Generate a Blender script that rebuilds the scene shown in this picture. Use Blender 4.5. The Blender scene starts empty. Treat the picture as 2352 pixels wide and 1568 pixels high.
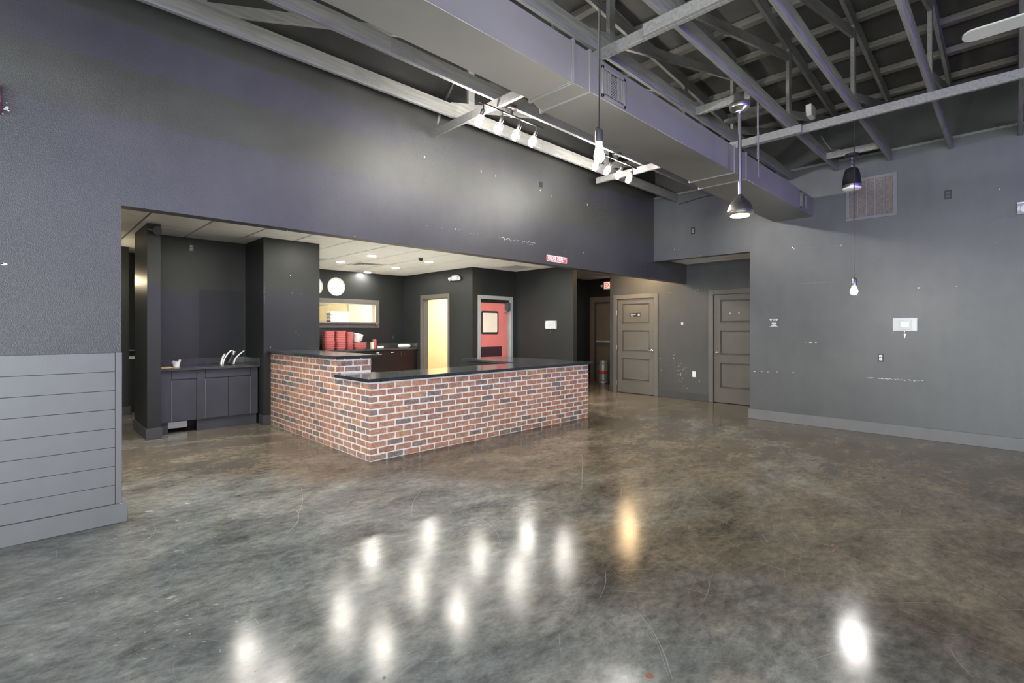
import bpy, bmesh, math, random
from mathutils import Vector, Matrix
random.seed(7)
S = bpy.context.scene
COL = S.collection
PI = math.pi

# ------------------------------------------------------------------ camera
F_PX, CX, HZ, HC = 1142.0, 1176.0, 755.0, 1.44
TH = math.atan2(1154, 1142)
cd = bpy.data.cameras.new('camera')
cam = bpy.data.objects.new('camera', cd); COL.objects.link(cam)
cd.sensor_width = 36.0; cd.sensor_fit = 'HORIZONTAL'
cd.lens = F_PX / 2352 * 36
cd.shift_y = -(784 - HZ) / 2352
cd.clip_start = 0.05; cd.clip_end = 200
cam.location = (0, 0, HC)
cam.rotation_euler = (PI / 2, 0, TH - PI / 2)
S.camera = cam

# ------------------------------------------------------------------ world, exposure
w = bpy.data.worlds.new('world'); S.world = w; w.use_nodes = True
bg = w.node_tree.nodes['Background']
bg.inputs[0].default_value = (0.89, 0.945, 1.0, 1); bg.inputs[1].default_value = 17.0
S.view_settings.view_transform = 'Standard'
S.view_settings.look = 'None'
S.view_settings.exposure = 0.18
S.view_settings.gamma = 1.0
S.view_settings.use_curve_mapping = False
S.cycles.use_denoising = True
S.cycles.max_bounces = 10
S.cycles.diffuse_bounces = 6
S.cycles.sample_clamp_indirect = 80.0
S.cycles.caustics_reflective = False
S.cycles.caustics_refractive = False

L_TRACK, L_PEND, L_CAN, L_WARM, L_FAN, L_VIO = 540.0, 560.0, 360.0, 560.0, 300.0, 210.0

# ------------------------------------------------------------------ materials
def nmat(name):
    m = bpy.data.materials.new(name); m.use_nodes = True
    nt = m.node_tree; b = nt.nodes['Principled BSDF']
    return m, nt, b
def lnk(nt, a, b): nt.links.new(a, b)
def objco(nt, scale=(1, 1, 1)):
    tc = nt.nodes.new('ShaderNodeTexCoord'); mp = nt.nodes.new('ShaderNodeMapping')
    mp.inputs['Scale'].default_value = scale
    lnk(nt, tc.outputs['Object'], mp.inputs[0]); return mp.outputs[0]
def noise(nt, co, scale, detail=4, rough=0.55, dist=0.0):
    n = nt.nodes.new('ShaderNodeTexNoise'); n.inputs['Scale'].default_value = scale
    n.inputs['Detail'].default_value = detail; n.inputs['Roughness'].default_value = rough
    n.inputs['Distortion'].default_value = dist
    if co is not None: lnk(nt, co, n.inputs['Vector'])
    return n.outputs[0]
def ramp(nt, fac, stops):
    r = nt.nodes.new('ShaderNodeValToRGB'); e = r.color_ramp.elements
    while len(e) < len(stops): e.new(0.5)
    for i, (p, c) in enumerate(stops):
        e[i].position = p; e[i].color = (c[0], c[1], c[2], 1) if not isinstance(c, (int, float)) else (c, c, c, 1)
    lnk(nt, fac, r.inputs[0]); return r.outputs[0]
def mixc(nt, fac, a, b, mode='MIX'):
    m = nt.nodes.new('ShaderNodeMix'); m.data_type = 'RGBA'; m.blend_type = mode
    for s, v in ((0, fac), (6, a), (7, b)):
        if hasattr(v, 'is_output') or hasattr(v, 'links'): lnk(nt, v, m.inputs[s])
        elif isinstance(v, (int, float)): m.inputs[s].default_value = v
        else: m.inputs[s].default_value = (v[0], v[1], v[2], 1)
    return m.outputs[2]
def bump(nt, b, h, strength, dist=0.01):
    n = nt.nodes.new('ShaderNodeBump'); n.inputs['Strength'].default_value = strength
    n.inputs['Distance'].default_value = dist
    lnk(nt, h, n.inputs['Height']); lnk(nt, n.outputs[0], b.inputs['Normal'])
def mapr(nt, v, a, b, lo=0.0, hi=1.0):
    m = nt.nodes.new('ShaderNodeMapRange')
    for i, x in enumerate((lo, hi, a, b)): m.inputs[i + 1].default_value = x
    lnk(nt, v, m.inputs[0]); return m.outputs[0]

M = {}
def simple(key, col, rough=0.5, metal=0.0, var=0.12, vs=6.0, bmp=0.0, bs=60.0, scale=(1, 1, 1), spec=0.5):
    m, nt, b = nmat(key); co = objco(nt, scale)
    n = noise(nt, co, vs, 3)
    c0 = [max(0, c * (1 - var)) for c in col]; c1 = [min(1, c * (1 + var)) for c in col]
    lnk(nt, ramp(nt, n, [(0.3, c0), (0.7, c1)]), b.inputs['Base Color'])
    b.inputs['Roughness'].default_value = rough; b.inputs['Metallic'].default_value = metal
    b.inputs['Specular IOR Level'].default_value = spec
    if bmp: bump(nt, b, noise(nt, co, bs, 3), bmp)
    M[key] = m; return m
def emis(key, col, strength, base=None):
    m, nt, b = nmat(key)
    b.inputs['Base Color'].default_value = (*(base or col), 1)
    b.inputs['Emission Color'].default_value = (*col, 1)
    n = noise(nt, objco(nt), 3.0, 1)
    lnk(nt, mapr(nt, n, strength * 0.98, strength * 1.02), b.inputs['Emission Strength'])
    M[key] = m; return m
def paint(key, col, rough=0.42, peel=0.35, mott=0.16, spec=0.5, ps=150.0):
    m, nt, b = nmat(key); co = objco(nt)
    n = noise(nt, co, 0.9, 5, 0.6); n2 = noise(nt, objco(nt, (3, 3, 0.6)), 2.2, 4)
    c0 = [c * (1 - mott) for c in col]; c1 = [c * (1 + mott) for c in col]
    a = ramp(nt, n, [(0.3, c0), (0.7, c1)])
    d = ramp(nt, n2, [(0.3, (0.96, 0.96, 0.96)), (0.7, (1.03, 1.03, 1.03))])
    lnk(nt, mixc(nt, 1.0, a, d, 'MULTIPLY'), b.inputs['Base Color'])
    lnk(nt, mapr(nt, n, rough - 0.06, rough + 0.08), b.inputs['Roughness'])
    b.inputs['Specular IOR Level'].default_value = spec
    bump(nt, b, noise(nt, co, ps, 2, 0.5), peel, 0.012)
    M[key] = m; return m

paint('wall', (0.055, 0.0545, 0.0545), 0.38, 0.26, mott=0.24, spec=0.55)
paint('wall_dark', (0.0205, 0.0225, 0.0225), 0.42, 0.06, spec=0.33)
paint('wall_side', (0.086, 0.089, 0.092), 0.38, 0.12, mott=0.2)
paint('wall_alc', (0.062, 0.063, 0.064), 0.44, 0.14)
paint('patch', (0.0165, 0.0185, 0.0185), 0.5, 0.06, spec=0.28)
paint('baffle', (0.060, 0.060, 0.058), 0.8, 0.2, ps=6)
simple('trimpaint', (0.140, 0.140, 0.144), 0.42, var=0.05, bmp=0.03)
simple('trimdark', (0.055, 0.055, 0.057), 0.4, var=0.06)
simple('casing', (0.120, 0.112, 0.100), 0.38, var=0.05)
simple('doorpaint', (0.118, 0.110, 0.098), 0.36, var=0.05)
simple('exitdoor', (0.17, 0.135, 0.10), 0.45, var=0.05)
simple('cream', (0.86, 0.76, 0.50), 0.4, var=0.04)
simple('creamlight', (0.86, 0.83, 0.68), 0.4, var=0.03)
simple('tile', (0.87, 0.87, 0.845), 0.85, var=0.03, vs=40, bmp=0.15, bs=220)
simple('tbar', (0.62, 0.62, 0.60), 0.5, var=0.04)
simple('pale_bounce', (0.74, 0.73, 0.69), 0.5, var=0.05)  # pale reflector colour for the unseen added floor
simple('plenum', (0.16, 0.16, 0.155), 0.9)
simple('deck', (0.058, 0.055, 0.050), 0.85, var=0.25, vs=3, bmp=0.2, bs=20)
simple('white', (0.80, 0.80, 0.78), 0.4, var=0.03)
simple('whitefoam', (0.88, 0.88, 0.85), 0.6, var=0.02)
simple('whitesign', (0.86, 0.86, 0.86), 0.5, var=0.02)
simple('black', (0.015, 0.015, 0.016), 0.35, var=0.2)
simple('blackmatte', (0.02, 0.02, 0.02), 0.7, var=0.2)
simple('steel', (0.60, 0.60, 0.58), 0.28, 1.0, var=0.06, vs=20)
simple('satin', (0.48, 0.48, 0.47), 0.32, 1.0, var=0.05)
simple('chrome', (0.75, 0.75, 0.74), 0.15, 1.0, var=0.03)
simple('brass', (0.70, 0.60, 0.35), 0.3, 1.0, var=0.05)
simple('galv', (0.55, 0.56, 0.55), 0.35, 1.0, var=0.25, vs=30)
simple('ductpaint', (0.178, 0.172, 0.162), 0.36, 0.0, var=0.12, vs=1.2, bmp=0.08, bs=3.0, spec=0.6)
simple('frame_grey', (0.40, 0.41, 0.40), 0.4, 0.3, var=0.05)
simple('boxgrey', (0.50, 0.52, 0.52), 0.35, var=0.04)
simple('kegsteel', (0.52, 0.52, 0.50), 0.42, 0.55, var=0.12, vs=20)
simple('barsteel', (0.50, 0.48, 0.45), 0.35, 0.2, var=0.05)
simple('blackplate', (0.022, 0.022, 0.024), 0.35, var=0.1)
simple('bladegrey', (0.42, 0.42, 0.41), 0.4, var=0.04)
simple('bronze', (0.10, 0.09, 0.085), 0.3, 0.8, var=0.1)
simple('gunmetal', (0.30, 0.30, 0.30), 0.28, 0.9, var=0.06)
simple('cabinet', (0.040, 0.042, 0.052), 0.42, var=0.22, vs=2.2)
simple('cabdark', (0.016, 0.016, 0.018), 0.5, var=0.2)
simple('espresso', (0.012, 0.0075, 0.006), 0.32, var=0.4, vs=5, scale=(8, 8, 0.8))
simple('laminate', (0.045, 0.047, 0.045), 0.22, var=0.2, vs=12)
simple('red', (0.50, 0.135, 0.13), 0.42, var=0.06)
simple('reddoor', (0.66, 0.19, 0.16), 0.42, var=0.04)
simple('redsign', (0.62, 0.10, 0.10), 0.4, var=0.12, vs=30)
simple('redband', (0.55, 0.06, 0.05), 0.4)
simple('kick', (0.045, 0.022, 0.028), 0.35)
simple('winpane', (0.80, 0.70, 0.54), 0.25, var=0.03)
simple('bluerag', (0.03, 0.03, 0.12), 0.8)
simple('cardboard', (0.42, 0.28, 0.14), 0.7)
simple('filter', (0.20, 0.155, 0.13), 0.8, var=0.3, vs=30)
simple('chip', (0.78, 0.79, 0.78), 0.7, var=0.05)
simple('scratch', (0.22, 0.222, 0.212), 0.6, var=0.2)
simple('floorspot', (0.225, 0.235, 0.24), 0.5, var=0.2)
simple('rustspot', (0.22, 0.075, 0.035), 0.5, var=0.3)
simple('darkspot', (0.03, 0.032, 0.035), 0.4, var=0.3)
simple('plasticwhite', (0.74, 0.76, 0.76), 0.2, var=0.02)
simple('greyplate', (0.30, 0.30, 0.30), 0.4)
simple('signdark', (0.075, 0.080, 0.085), 0.35)
emis('bulb', (1.0, 0.97, 0.90), L_TRACK); emis('bulb_pendant', (1.0, 0.97, 0.92), L_PEND)
emis('can', (1.0, 0.96, 0.86), L_CAN); emis('canwarm', (1.0, 0.70, 0.36), L_WARM)
emis('fanlamp', (1.0, 0.80, 0.50), L_FAN); emis('violet', (0.16, 0.06, 1.0), L_VIO)
emis('exitglow', (0.85, 0.16, 0.08), 0.8, (0.3, 0.05, 0.03)); emis('exitface', (1.0, 0.58, 0.50), 0.95)
emis('kitchenlight', (1.0, 0.93, 0.74), 85.0); emis('candim', (1.0, 0.66, 0.34), 170.0); emis('bulb_warm', (1.0, 0.82, 0.52), 230.0)

# clear plastic
m, nt, b = nmat('clearplastic'); b.inputs['Base Color'].default_value = (0.9, 0.93, 0.93, 1)
b.inputs['Alpha'].default_value = 0.22
lnk(nt, mapr(nt, noise(nt, objco(nt), 30), 0.08, 0.2), b.inputs['Roughness']); M['clearplastic'] = m

# truss timber painted charcoal
m, nt, b = nmat('timber'); co = objco(nt, (1.2, 14, 14)); n = noise(nt, co, 3, 5)
lnk(nt, ramp(nt, n, [(0.25, (0.135, 0.132, 0.122)), (0.55, (0.205, 0.200, 0.188)), (0.8, (0.240, 0.236, 0.222))]), b.inputs['Base Color'])
b.inputs['Roughness'].default_value = 0.6; bump(nt, b, n, 0.25, 0.004); M['timber'] = m
m, nt, b = nmat('purlin'); co = objco(nt, (14, 1.2, 14)); n = noise(nt, co, 3, 5)
lnk(nt, ramp(nt, n, [(0.3, (0.11, 0.105, 0.09)), (0.62, (0.17, 0.158, 0.135)), (0.8, (0.25, 0.18, 0.12))]), b.inputs['Base Color'])
b.inputs['Roughness'].default_value = 0.7; M['purlin'] = m

# polished stained concrete
m, nt, b = nmat('concrete'); co = objco(nt); cs = objco(nt, (1, 1, 1))
tc = nt.nodes.new('ShaderNodeTexCoord'); mp = nt.nodes.new('ShaderNodeMapping')
mp.inputs['Rotation'].default_value = (0, 0, 0.75); mp.inputs['Scale'].default_value = (1.0, 1.7, 1)
lnk(nt, tc.outputs['Object'], mp.inputs[0])
big = noise(nt, co, 0.42, 6, 0.6, 0.6); med = noise(nt, mp.outputs[0], 1.5, 9, 0.72, 0.3); fine = noise(nt, mp.outputs[0], 11.0, 7, 0.75)
speck = noise(nt, co, 55, 3, 0.7)
sx = nt.nodes.new('ShaderNodeSeparateXYZ'); lnk(nt, tc.outputs['Object'], sx.inputs[0])
mw = nt.nodes.new('ShaderNodeMath'); mw.operation = 'MULTIPLY_ADD'; mw.inputs[1].default_value = 0.62
lnk(nt, big, mw.inputs[0]); ma = nt.nodes.new('ShaderNodeMath'); ma.operation = 'ADD'
lnk(nt, mapr(nt, sx.outputs[0], 0.10, 0.27, 0.8, 3.6), ma.inputs[0]); lnk(nt, mapr(nt, sx.outputs[1], 0.0, 0.13, 3.6, 6.0), ma.inputs[1]); lnk(nt, ma.outputs[0], mw.inputs[2])
c1 = ramp(nt, mw.outputs[0], [(0.34, (0.158, 0.180, 0.192)), (0.45, (0.190, 0.196, 0.190)), (0.56, (0.128, 0.108, 0.084)), (0.68, (0.165, 0.142, 0.112))])
c2 = ramp(nt, med, [(0.32, (0.36, 0.37, 0.38)), (0.45, (0.78, 0.78, 0.78)), (0.56, (1.12, 1.11, 1.09)), (0.70, (1.70, 1.69, 1.64))])
c3 = ramp(nt, fine, [(0.34, (0.50, 0.51, 0.52)), (0.52, (1.0, 1.0, 1.0)), (0.68, (1.42, 1.42, 1.40))])
cc = mixc(nt, 0.85, c1, c2, 'MULTIPLY'); cc = mixc(nt, 0.8, cc, c3, 'MULTIPLY')
c4 = ramp(nt, speck, [(0.35, (0.88, 0.88, 0.88)), (0.65, (1.08, 1.08, 1.08))]); cc = mixc(nt, 0.7, cc, c4, 'MULTIPLY')
# fine scuffs: thin lines of a stretched, distorted wave
for ang, sc_, th_ in ((0.35, 5.0, 0.985), (1.25, 4.0, 0.988), (2.4, 3.2, 0.988)):
    mp2 = nt.nodes.new('ShaderNodeMapping'); mp2.inputs['Rotation'].default_value = (0, 0, ang)
    lnk(nt, tc.outputs['Object'], mp2.inputs[0])
    wv = nt.nodes.new('ShaderNodeTexWave'); wv.inputs['Scale'].default_value = sc_; wv.inputs['Distortion'].default_value = 7.0
    wv.inputs['Detail'].default_value = 2.5; wv.inputs['Detail Scale'].default_value = 0.35
    lnk(nt, mp2.outputs[0], wv.inputs['Vector'])
    mk = noise(nt, mp2.outputs[0], 2.3, 3)
    mm = nt.nodes.new('ShaderNodeMath'); mm.operation = 'MULTIPLY'
    lnk(nt, mapr(nt, wv.outputs[1], 0, 1, th_, 1.0), mm.inputs[0]); lnk(nt, mapr(nt, mk, 0, 1, 0.52, 0.66), mm.inputs[1])
    mq = nt.nodes.new('ShaderNodeMath'); mq.operation = 'MULTIPLY'; mq.inputs[1].default_value = 0.28
    lnk(nt, mm.outputs[0], mq.inputs[0])
    cc = mixc(nt, mq.outputs[0], cc, (0.30, 0.30, 0.285))
lnk(nt, cc, b.inputs['Base Color'])
lnk(nt, mapr(nt, med, 0.11, 0.21, 0.3, 0.7), b.inputs['Roughness'])
b.inputs['Specular IOR Level'].default_value = 0.22
bump(nt, b, fine, 0.13, 0.003); M['concrete'] = m

# brick and mortar
m, nt, b = nmat('brick'); oi = nt.nodes.new('ShaderNodeObjectInfo'); co = objco(nt)
ad = nt.nodes.new('ShaderNodeVectorMath'); ad.operation = 'ADD'
sc3 = nt.nodes.new('ShaderNodeVectorMath'); sc3.operation = 'SCALE'; sc3.inputs['Scale'].default_value = 3.7
lnk(nt, oi.outputs['Location'], sc3.inputs[0]); lnk(nt, co, ad.inputs[0]); lnk(nt, sc3.outputs[0], ad.inputs[1])
base = ramp(nt, oi.outputs['Random'], [(0.0, (0.275, 0.135, 0.092)), (0.18, (0.330, 0.160, 0.105)), (0.36, (0.380, 0.190, 0.120)), (0.52, (0.310, 0.165, 0.120)), (0.66, (0.250, 0.148, 0.115)), (0.78, (0.180, 0.130, 0.116)), (0.90, (0.132, 0.116, 0.114)), (1.0, (0.400, 0.225, 0.125))])
nn = noise(nt, ad.outputs[0], 14, 5, 0.65); n2 = noise(nt, ad.outputs[0], 45, 4)
v1 = ramp(nt, nn, [(0.28, (0.62, 0.60, 0.60)), (0.5, (1.12, 1.12, 1.12)), (0.72, (1.55, 1.55, 1.5))])
c = mixc(nt, 1.0, base, v1, 'MULTIPLY')
lnk(nt, mixc(nt, mapr(nt, n2, 0.0, 0.55, 0.52, 0.72), c, (0.50, 0.42, 0.38)), b.inputs['Base Color'])
b.inputs['Roughness'].default_value = 0.78; bump(nt, b, n2, 0.35, 0.004); M['brick'] = m
simple('mortar', (0.74, 0.705, 0.68), 0.9, var=0.10, vs=25, bmp=0.4, bs=90)
# granite
m, nt, b = nmat('granite'); co = objco(nt); n = noise(nt, co, 160, 2, 0.7); n2 = noise(nt, co, 2.0, 4)
lnk(nt, mixc(nt, 0.6, ramp(nt, n, [(0.4, (0.014, 0.016, 0.020)), (0.62, (0.05, 0.055, 0.062)), (0.75, (0.12, 0.12, 0.12))]), ramp(nt, n2, [(0.3, (0.6, 0.6, 0.6)), (0.7, (1.3, 1.3, 1.3))]), 'MULTIPLY'), b.inputs['Base Color'])
lnk(nt, mapr(nt, n2, 0.10, 0.20), b.inputs['Roughness']); b.inputs['Specular IOR Level'].default_value = 0.6; M['granite'] = m

# ------------------------------------------------------------------ mesh helpers
class MB:
    def __init__(s, fr=None): s.v = []; s.f = []; s.fr = fr
    def add(s, vs, fs):
        o = len(s.v); s.v += [Vector(s.fr(*p)) if s.fr else Vector(p) for p in vs]
        s.f += [tuple(i + o for i in f) for f in fs]; return s
    def box(s, x0, y0, z0, x1, y1, z1):
        if x0 > x1: x0, x1 = x1, x0
        if y0 > y1: y0, y1 = y1, y0
        if z0 > z1: z0, z1 = z1, z0
        return s.add([(x0,y0,z0),(x1,y0,z0),(x1,y1,z0),(x0,y1,z0),(x0,y0,z1),(x1,y0,z1),(x1,y1,z1),(x0,y1,z1)],
                     [(3,2,1,0),(4,5,6,7),(0,1,5,4),(1,2,6,5),(2,3,7,6),(3,0,4,7)])
    def prism(s, poly, axis, a, b_):
        n = len(poly)
        def P(p, t):
            return {'x': (t, p[0], p[1]), 'y': (p[0], t, p[1]), 'z': (p[0], p[1], t)}[axis]
        vs = [P(p, a) for p in poly] + [P(p, b_) for p in poly]
        fs = [tuple(range(n)), tuple(range(2*n-1, n-1, -1))] + [(i, i+n, (i+1) % n + n, (i+1) % n) for i in range(n)]
        return s.add(vs, fs)
    def tube(s, pts, r, n=8, caps=True):
        pts = [Vector(p) for p in pts]; rs = r if isinstance(r, (list, tuple)) else [r]*len(pts)
        rings = []; up = None
        for i, p in enumerate(pts):
            d = (pts[min(i+1, len(pts)-1)] - pts[max(i-1, 0)]).normalized()
            if up is None: up = Vector((0,0,1)) if abs(d.z) < 0.9 else Vector((1,0,0))
            a = d.cross(up).normalized(); bb = a.cross(d).normalized(); up = bb
            rings.append([p + (a*math.cos(t) + bb*math.sin(t))*rs[i] for t in (2*PI*k/n for k in range(n))])
        vs = [tuple(v) for r_ in rings for v in r_]; fs = []
        for i in range(len(pts)-1):
            for k in range(n):
                k2 = (k+1) % n; fs.append((i*n+k, i*n+k2, (i+1)*n+k2, (i+1)*n+k))
        if caps: fs += [tuple(range(n-1, -1, -1)), tuple(range((len(pts)-1)*n, len(pts)*n))]
        return s.add(vs, fs)
    def lathe(s, prof, c, n=24, axis=None):
        c = Vector(c); ax = Vector(axis).normalized() if axis else Vector((0,0,1))
        q = Vector((0,0,1)).rotation_difference(ax); vs = []; fs = []
        for r, z in prof:
            for k in range(n):
                t = 2*PI*k/n; vs.append(tuple(c + q @ Vector((r*math.cos(t), r*math.sin(t), z))))
        for i in range(len(prof)-1):
            for k in range(n):
                k2 = (k+1) % n; fs.append((i*n+k, i*n+k2, (i+1)*n+k2, (i+1)*n+k))
        fs += [tuple(range(n-1, -1, -1)), tuple(range((len(prof)-1)*n, len(prof)*n))]
        return s.add(vs, fs)
    def rrect(s, u0, z0, u1, z1, r, w0, w1, n=4):
        pts = []
        for cx, cz, a0 in ((u1-r, z0+r, -PI/2), (u1-r, z1-r, 0), (u0+r, z1-r, PI/2), (u0+r, z0+r, PI)):
            for k in range(n+1):
                t = a0 + PI/2*k/n; pts.append((cx + r*math.cos(t), cz + r*math.sin(t)))
        return s.prism(pts, 'y', w0, w1)
    def plank(s, x0, z0, x1, z1, depth, y0, y1):
        d = Vector((x1-x0, 0, z1-z0)).normalized(); nrm = Vector((-d.z, 0, d.x))*depth/2
        q = [(x0-nrm.x, z0-nrm.z), (x1-nrm.x, z1-nrm.z), (x1+nrm.x, z1+nrm.z), (x0+nrm.x, z0+nrm.z)]
        return s.prism(q, 'y', y0, y1)
    def mesh(s, name, off=Vector((0,0,0)), bevel=0.0, seg=1, smooth=True):
        me = bpy.data.meshes.new(name)
        me.from_pydata([tuple(v - off) for v in s.v], [], s.f); me.update()
        bm = bmesh.new(); bm.from_mesh(me)
        bmesh.ops.recalc_face_normals(bm, faces=bm.faces)
        if bevel:
            es = [e for e in bm.edges if len(e.link_faces) == 2 and e.calc_face_angle(0) > 0.6]
            bmesh.ops.bevel(bm, geom=es, offset=bevel, segments=seg, affect='EDGES', clamp_overlap=True)
        bm.to_mesh(me); bm.free()
        if smooth:
            me.polygons.foreach_set('use_smooth', [True]*len(me.polygons)); me.set_sharp_from_angle(angle=math.radians(38))
        return me
    def build(s, name, mat, parent=None, bevel=0.0, seg=1, smooth=True):
        off = wloc(parent) if parent else Vector((0,0,0))
        me = s.mesh(name, off, bevel, seg, smooth); me.materials.append(M[mat])
        o = bpy.data.objects.new(name, me); COL.objects.link(o); o.parent = parent
        return o
def wloc(o):
    l = Vector((0,0,0))
    while o is not None: l = l + Vector(o.location); o = o.parent
    return l
def thing(name, label, cat, loc, group=None):
    o = bpy.data.objects.new(name, None); COL.objects.link(o); o.location = loc; o.empty_display_size = 0.1
    o['label'] = label; o['category'] = cat
    if group: o['group'] = group
    return o
def tag(o, label, cat, group=None):
    o['label'] = label; o['category'] = cat
    if group: o['group'] = group
    return o
def struct(o, label=None):
    o['kind'] = 'structure'
    if label: o['label'] = label
    return o
def sempty(name, loc, label):
    o = bpy.data.objects.new(name, None); COL.objects.link(o); o.location = loc; o.empty_display_size = 0.1
    return struct(o, label)
def copy_tree(o, parent=None, delta=None):
    c = o.copy(); COL.objects.link(c); c.parent = parent
    if delta is not None: c.location = Vector(o.location) + Vector(delta)
    for ch in list(o.children): copy_tree(ch, c)
    return c
# frames: (u right, w out of the wall, z)
def FX(c, y0=0.0): return lambda u, w_, z: (c - w_, y0 - u, z)      # wall facing -x
def FY(c, x0=0.0): return lambda u, w_, z: (x0 + u, c - w_, z)      # wall facing -y
def text(body, size, fr, u, z, wd, name, mat, parent, ext=0.0008, sx=1.0, rot=0.0, align='CENTER'):
    cu = bpy.data.curves.new(name, 'FONT'); cu.body = body; cu.size = size; cu.align_x = align; cu.align_y = 'CENTER'
    cu.extrude = ext; cu.resolution_u = 2; cu.offset = size*0.018
    t = bpy.data.objects.new(name, cu); COL.objects.link(t)
    dg = bpy.context.evaluated_depsgraph_get()
    me = bpy.data.meshes.new_from_object(t.evaluated_get(dg)); bpy.data.objects.remove(t); bpy.data.curves.remove(cu)
    off = wloc(parent)
    for v in me.vertices:
        x, y, zz = v.co; x *= sx
        x, y = x*math.cos(rot) - y*math.sin(rot), x*math.sin(rot) + y*math.cos(rot)
        v.co = Vector(fr(u + x, wd + zz, z + y)) - off
    me.name = name; me.materials.clear(); me.materials.append(M[mat])
    o = bpy.data.objects.new(name, me); COL.objects.link(o); o.parent = parent
    return o

def pix_y0(c, u, v):
    s_ = (u-CX)/F_PX; d = c/(math.sin(TH) - s_*math.cos(TH)); return (d*(math.cos(TH)+s_*math.sin(TH)), HC+d*(HZ-v)/F_PX)
# ------------------------------------------------------------------ key dimensions
YW, YW2 = 4.705, 4.84          # dining side and kitchen side of the header wall
XR, XR2 = 8.36, 8.50           # right wall
XA = 9.67                      # alcove wall with the two panel doors
ZC = 2.82                      # tile ceiling
ZH = 2.365                     # header underside
XMIN, YMIN = -4.6, -4.8
CH0, CH1 = 3.71, 3.85          # truss bottom chord
def ztop(x): return 4.41 + 0.078*(XR - x)     # underside of the top chord
def zdeck(x): return ztop(x) + 0.14 + 0.038

# ------------------------------------------------------------------ structure
fl = MB().box(XMIN-0.2, YMIN-0.2, -0.12, 11.8, 13.8, 0.0).build('floor', 'concrete')
struct(MB().box(3.16, 5.2, 0.0, 5.70, 10.65, 0.004).build('floor_bounce', 'pale_bounce', smooth=False), 'unseen pale floor added behind the bar to bounce light upward')  # unseen pale sheets added to bounce downlight onto the tile ceiling
struct(MB().box(5.70, 7.0, 0.0, 7.12, 10.65, 0.004).build('floor_bounce', 'pale_bounce', smooth=False), 'unseen pale floor added by the cream doorway to bounce light upward')
struct(fl, 'polished stained concrete floor mottled grey and brown')
wl = MB().prism([(XMIN,0),(0.54,0),(0.54,ZH),(XA,ZH),(XA,ZC+0.02),(XR2,ZC+0.02),(XR2,zdeck(XR2)),(XMIN,zdeck(XMIN))], 'y', YW, YW2).build('wall_left', 'wall', smooth=False)
struct(wl, 'tall charcoal textured wall with long header over the kitchen opening')
wr = MB().prism([(YMIN,0),(3.0,0),(3.0,2.685),(YW,2.685),(YW,3.86),(YMIN,3.86)], 'x', XR, XR2).build('wall_right', 'wall_side', smooth=False)
struct(wr, 'charcoal wall with thermostat box and air return grille')
# soft dark baffle above the wall plate
bf = MB(); nx, nz = 60, 8
vs = []; fs = []
for i in range(nx+1):
    y = YMIN + (YW-YMIN)*i/nx
    for j in range(nz+1):
        z = 3.855 + (zdeck(XR)-3.855)*j/nz
        vs.append((XR + 0.075 - 0.045*math.sin(j/nz*PI)*(0.55+0.45*math.sin(y*5.1+j*0.5)), y, z))
for i in range(nx):
    for j in range(nz):
        a = i*(nz+1)+j; fs.append((a, a+1, a+nz+2, a+nz+1))
bf.add(vs, fs); struct(bf.build('wall_upper', 'baffle'), 'soft dark padded strip of wall between the truss ends')
MB().box(XR-0.006, YMIN, 3.838, XR+0.05, YW, 3.868).build('plate_edge', 'timber', wr)

def wall(name, mat, lab, *boxes):
    mb = MB()
    for b_ in boxes: mb.box(*b_)
    return struct(mb.build(name, mat, smooth=False), lab)
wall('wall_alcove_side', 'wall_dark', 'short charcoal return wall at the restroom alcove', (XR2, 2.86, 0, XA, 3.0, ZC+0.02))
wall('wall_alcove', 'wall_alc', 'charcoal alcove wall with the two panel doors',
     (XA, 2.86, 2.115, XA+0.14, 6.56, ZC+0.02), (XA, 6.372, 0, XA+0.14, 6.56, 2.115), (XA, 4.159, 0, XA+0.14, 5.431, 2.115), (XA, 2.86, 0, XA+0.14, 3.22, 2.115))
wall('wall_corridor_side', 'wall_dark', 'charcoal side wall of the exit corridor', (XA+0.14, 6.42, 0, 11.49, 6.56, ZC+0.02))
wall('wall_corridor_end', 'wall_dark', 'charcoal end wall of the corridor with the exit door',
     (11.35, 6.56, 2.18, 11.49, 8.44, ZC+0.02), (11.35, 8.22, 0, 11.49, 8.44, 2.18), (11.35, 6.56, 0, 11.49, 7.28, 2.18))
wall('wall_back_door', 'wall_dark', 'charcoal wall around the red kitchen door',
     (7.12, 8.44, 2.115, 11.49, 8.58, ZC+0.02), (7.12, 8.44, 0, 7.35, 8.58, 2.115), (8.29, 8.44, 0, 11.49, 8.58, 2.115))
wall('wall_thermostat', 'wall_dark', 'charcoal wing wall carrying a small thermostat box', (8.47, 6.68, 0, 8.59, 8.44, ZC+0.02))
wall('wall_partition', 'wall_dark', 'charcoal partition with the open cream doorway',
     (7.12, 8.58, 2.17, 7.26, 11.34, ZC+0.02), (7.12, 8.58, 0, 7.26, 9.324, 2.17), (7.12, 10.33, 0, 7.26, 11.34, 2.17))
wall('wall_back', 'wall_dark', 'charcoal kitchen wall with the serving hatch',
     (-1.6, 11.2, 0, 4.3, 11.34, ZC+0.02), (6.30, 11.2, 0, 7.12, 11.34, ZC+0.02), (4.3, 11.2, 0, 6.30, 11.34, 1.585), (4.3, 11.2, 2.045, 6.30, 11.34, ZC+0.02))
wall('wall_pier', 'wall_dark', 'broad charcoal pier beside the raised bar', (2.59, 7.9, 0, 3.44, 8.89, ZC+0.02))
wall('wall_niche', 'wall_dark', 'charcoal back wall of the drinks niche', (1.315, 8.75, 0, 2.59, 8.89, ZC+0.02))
wall('wall_wing', 'wall_dark', 'slim charcoal wing wall left of the drinks niche', (1.17, 7.9, 0, 1.315, 8.89, ZC+0.02))
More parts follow.
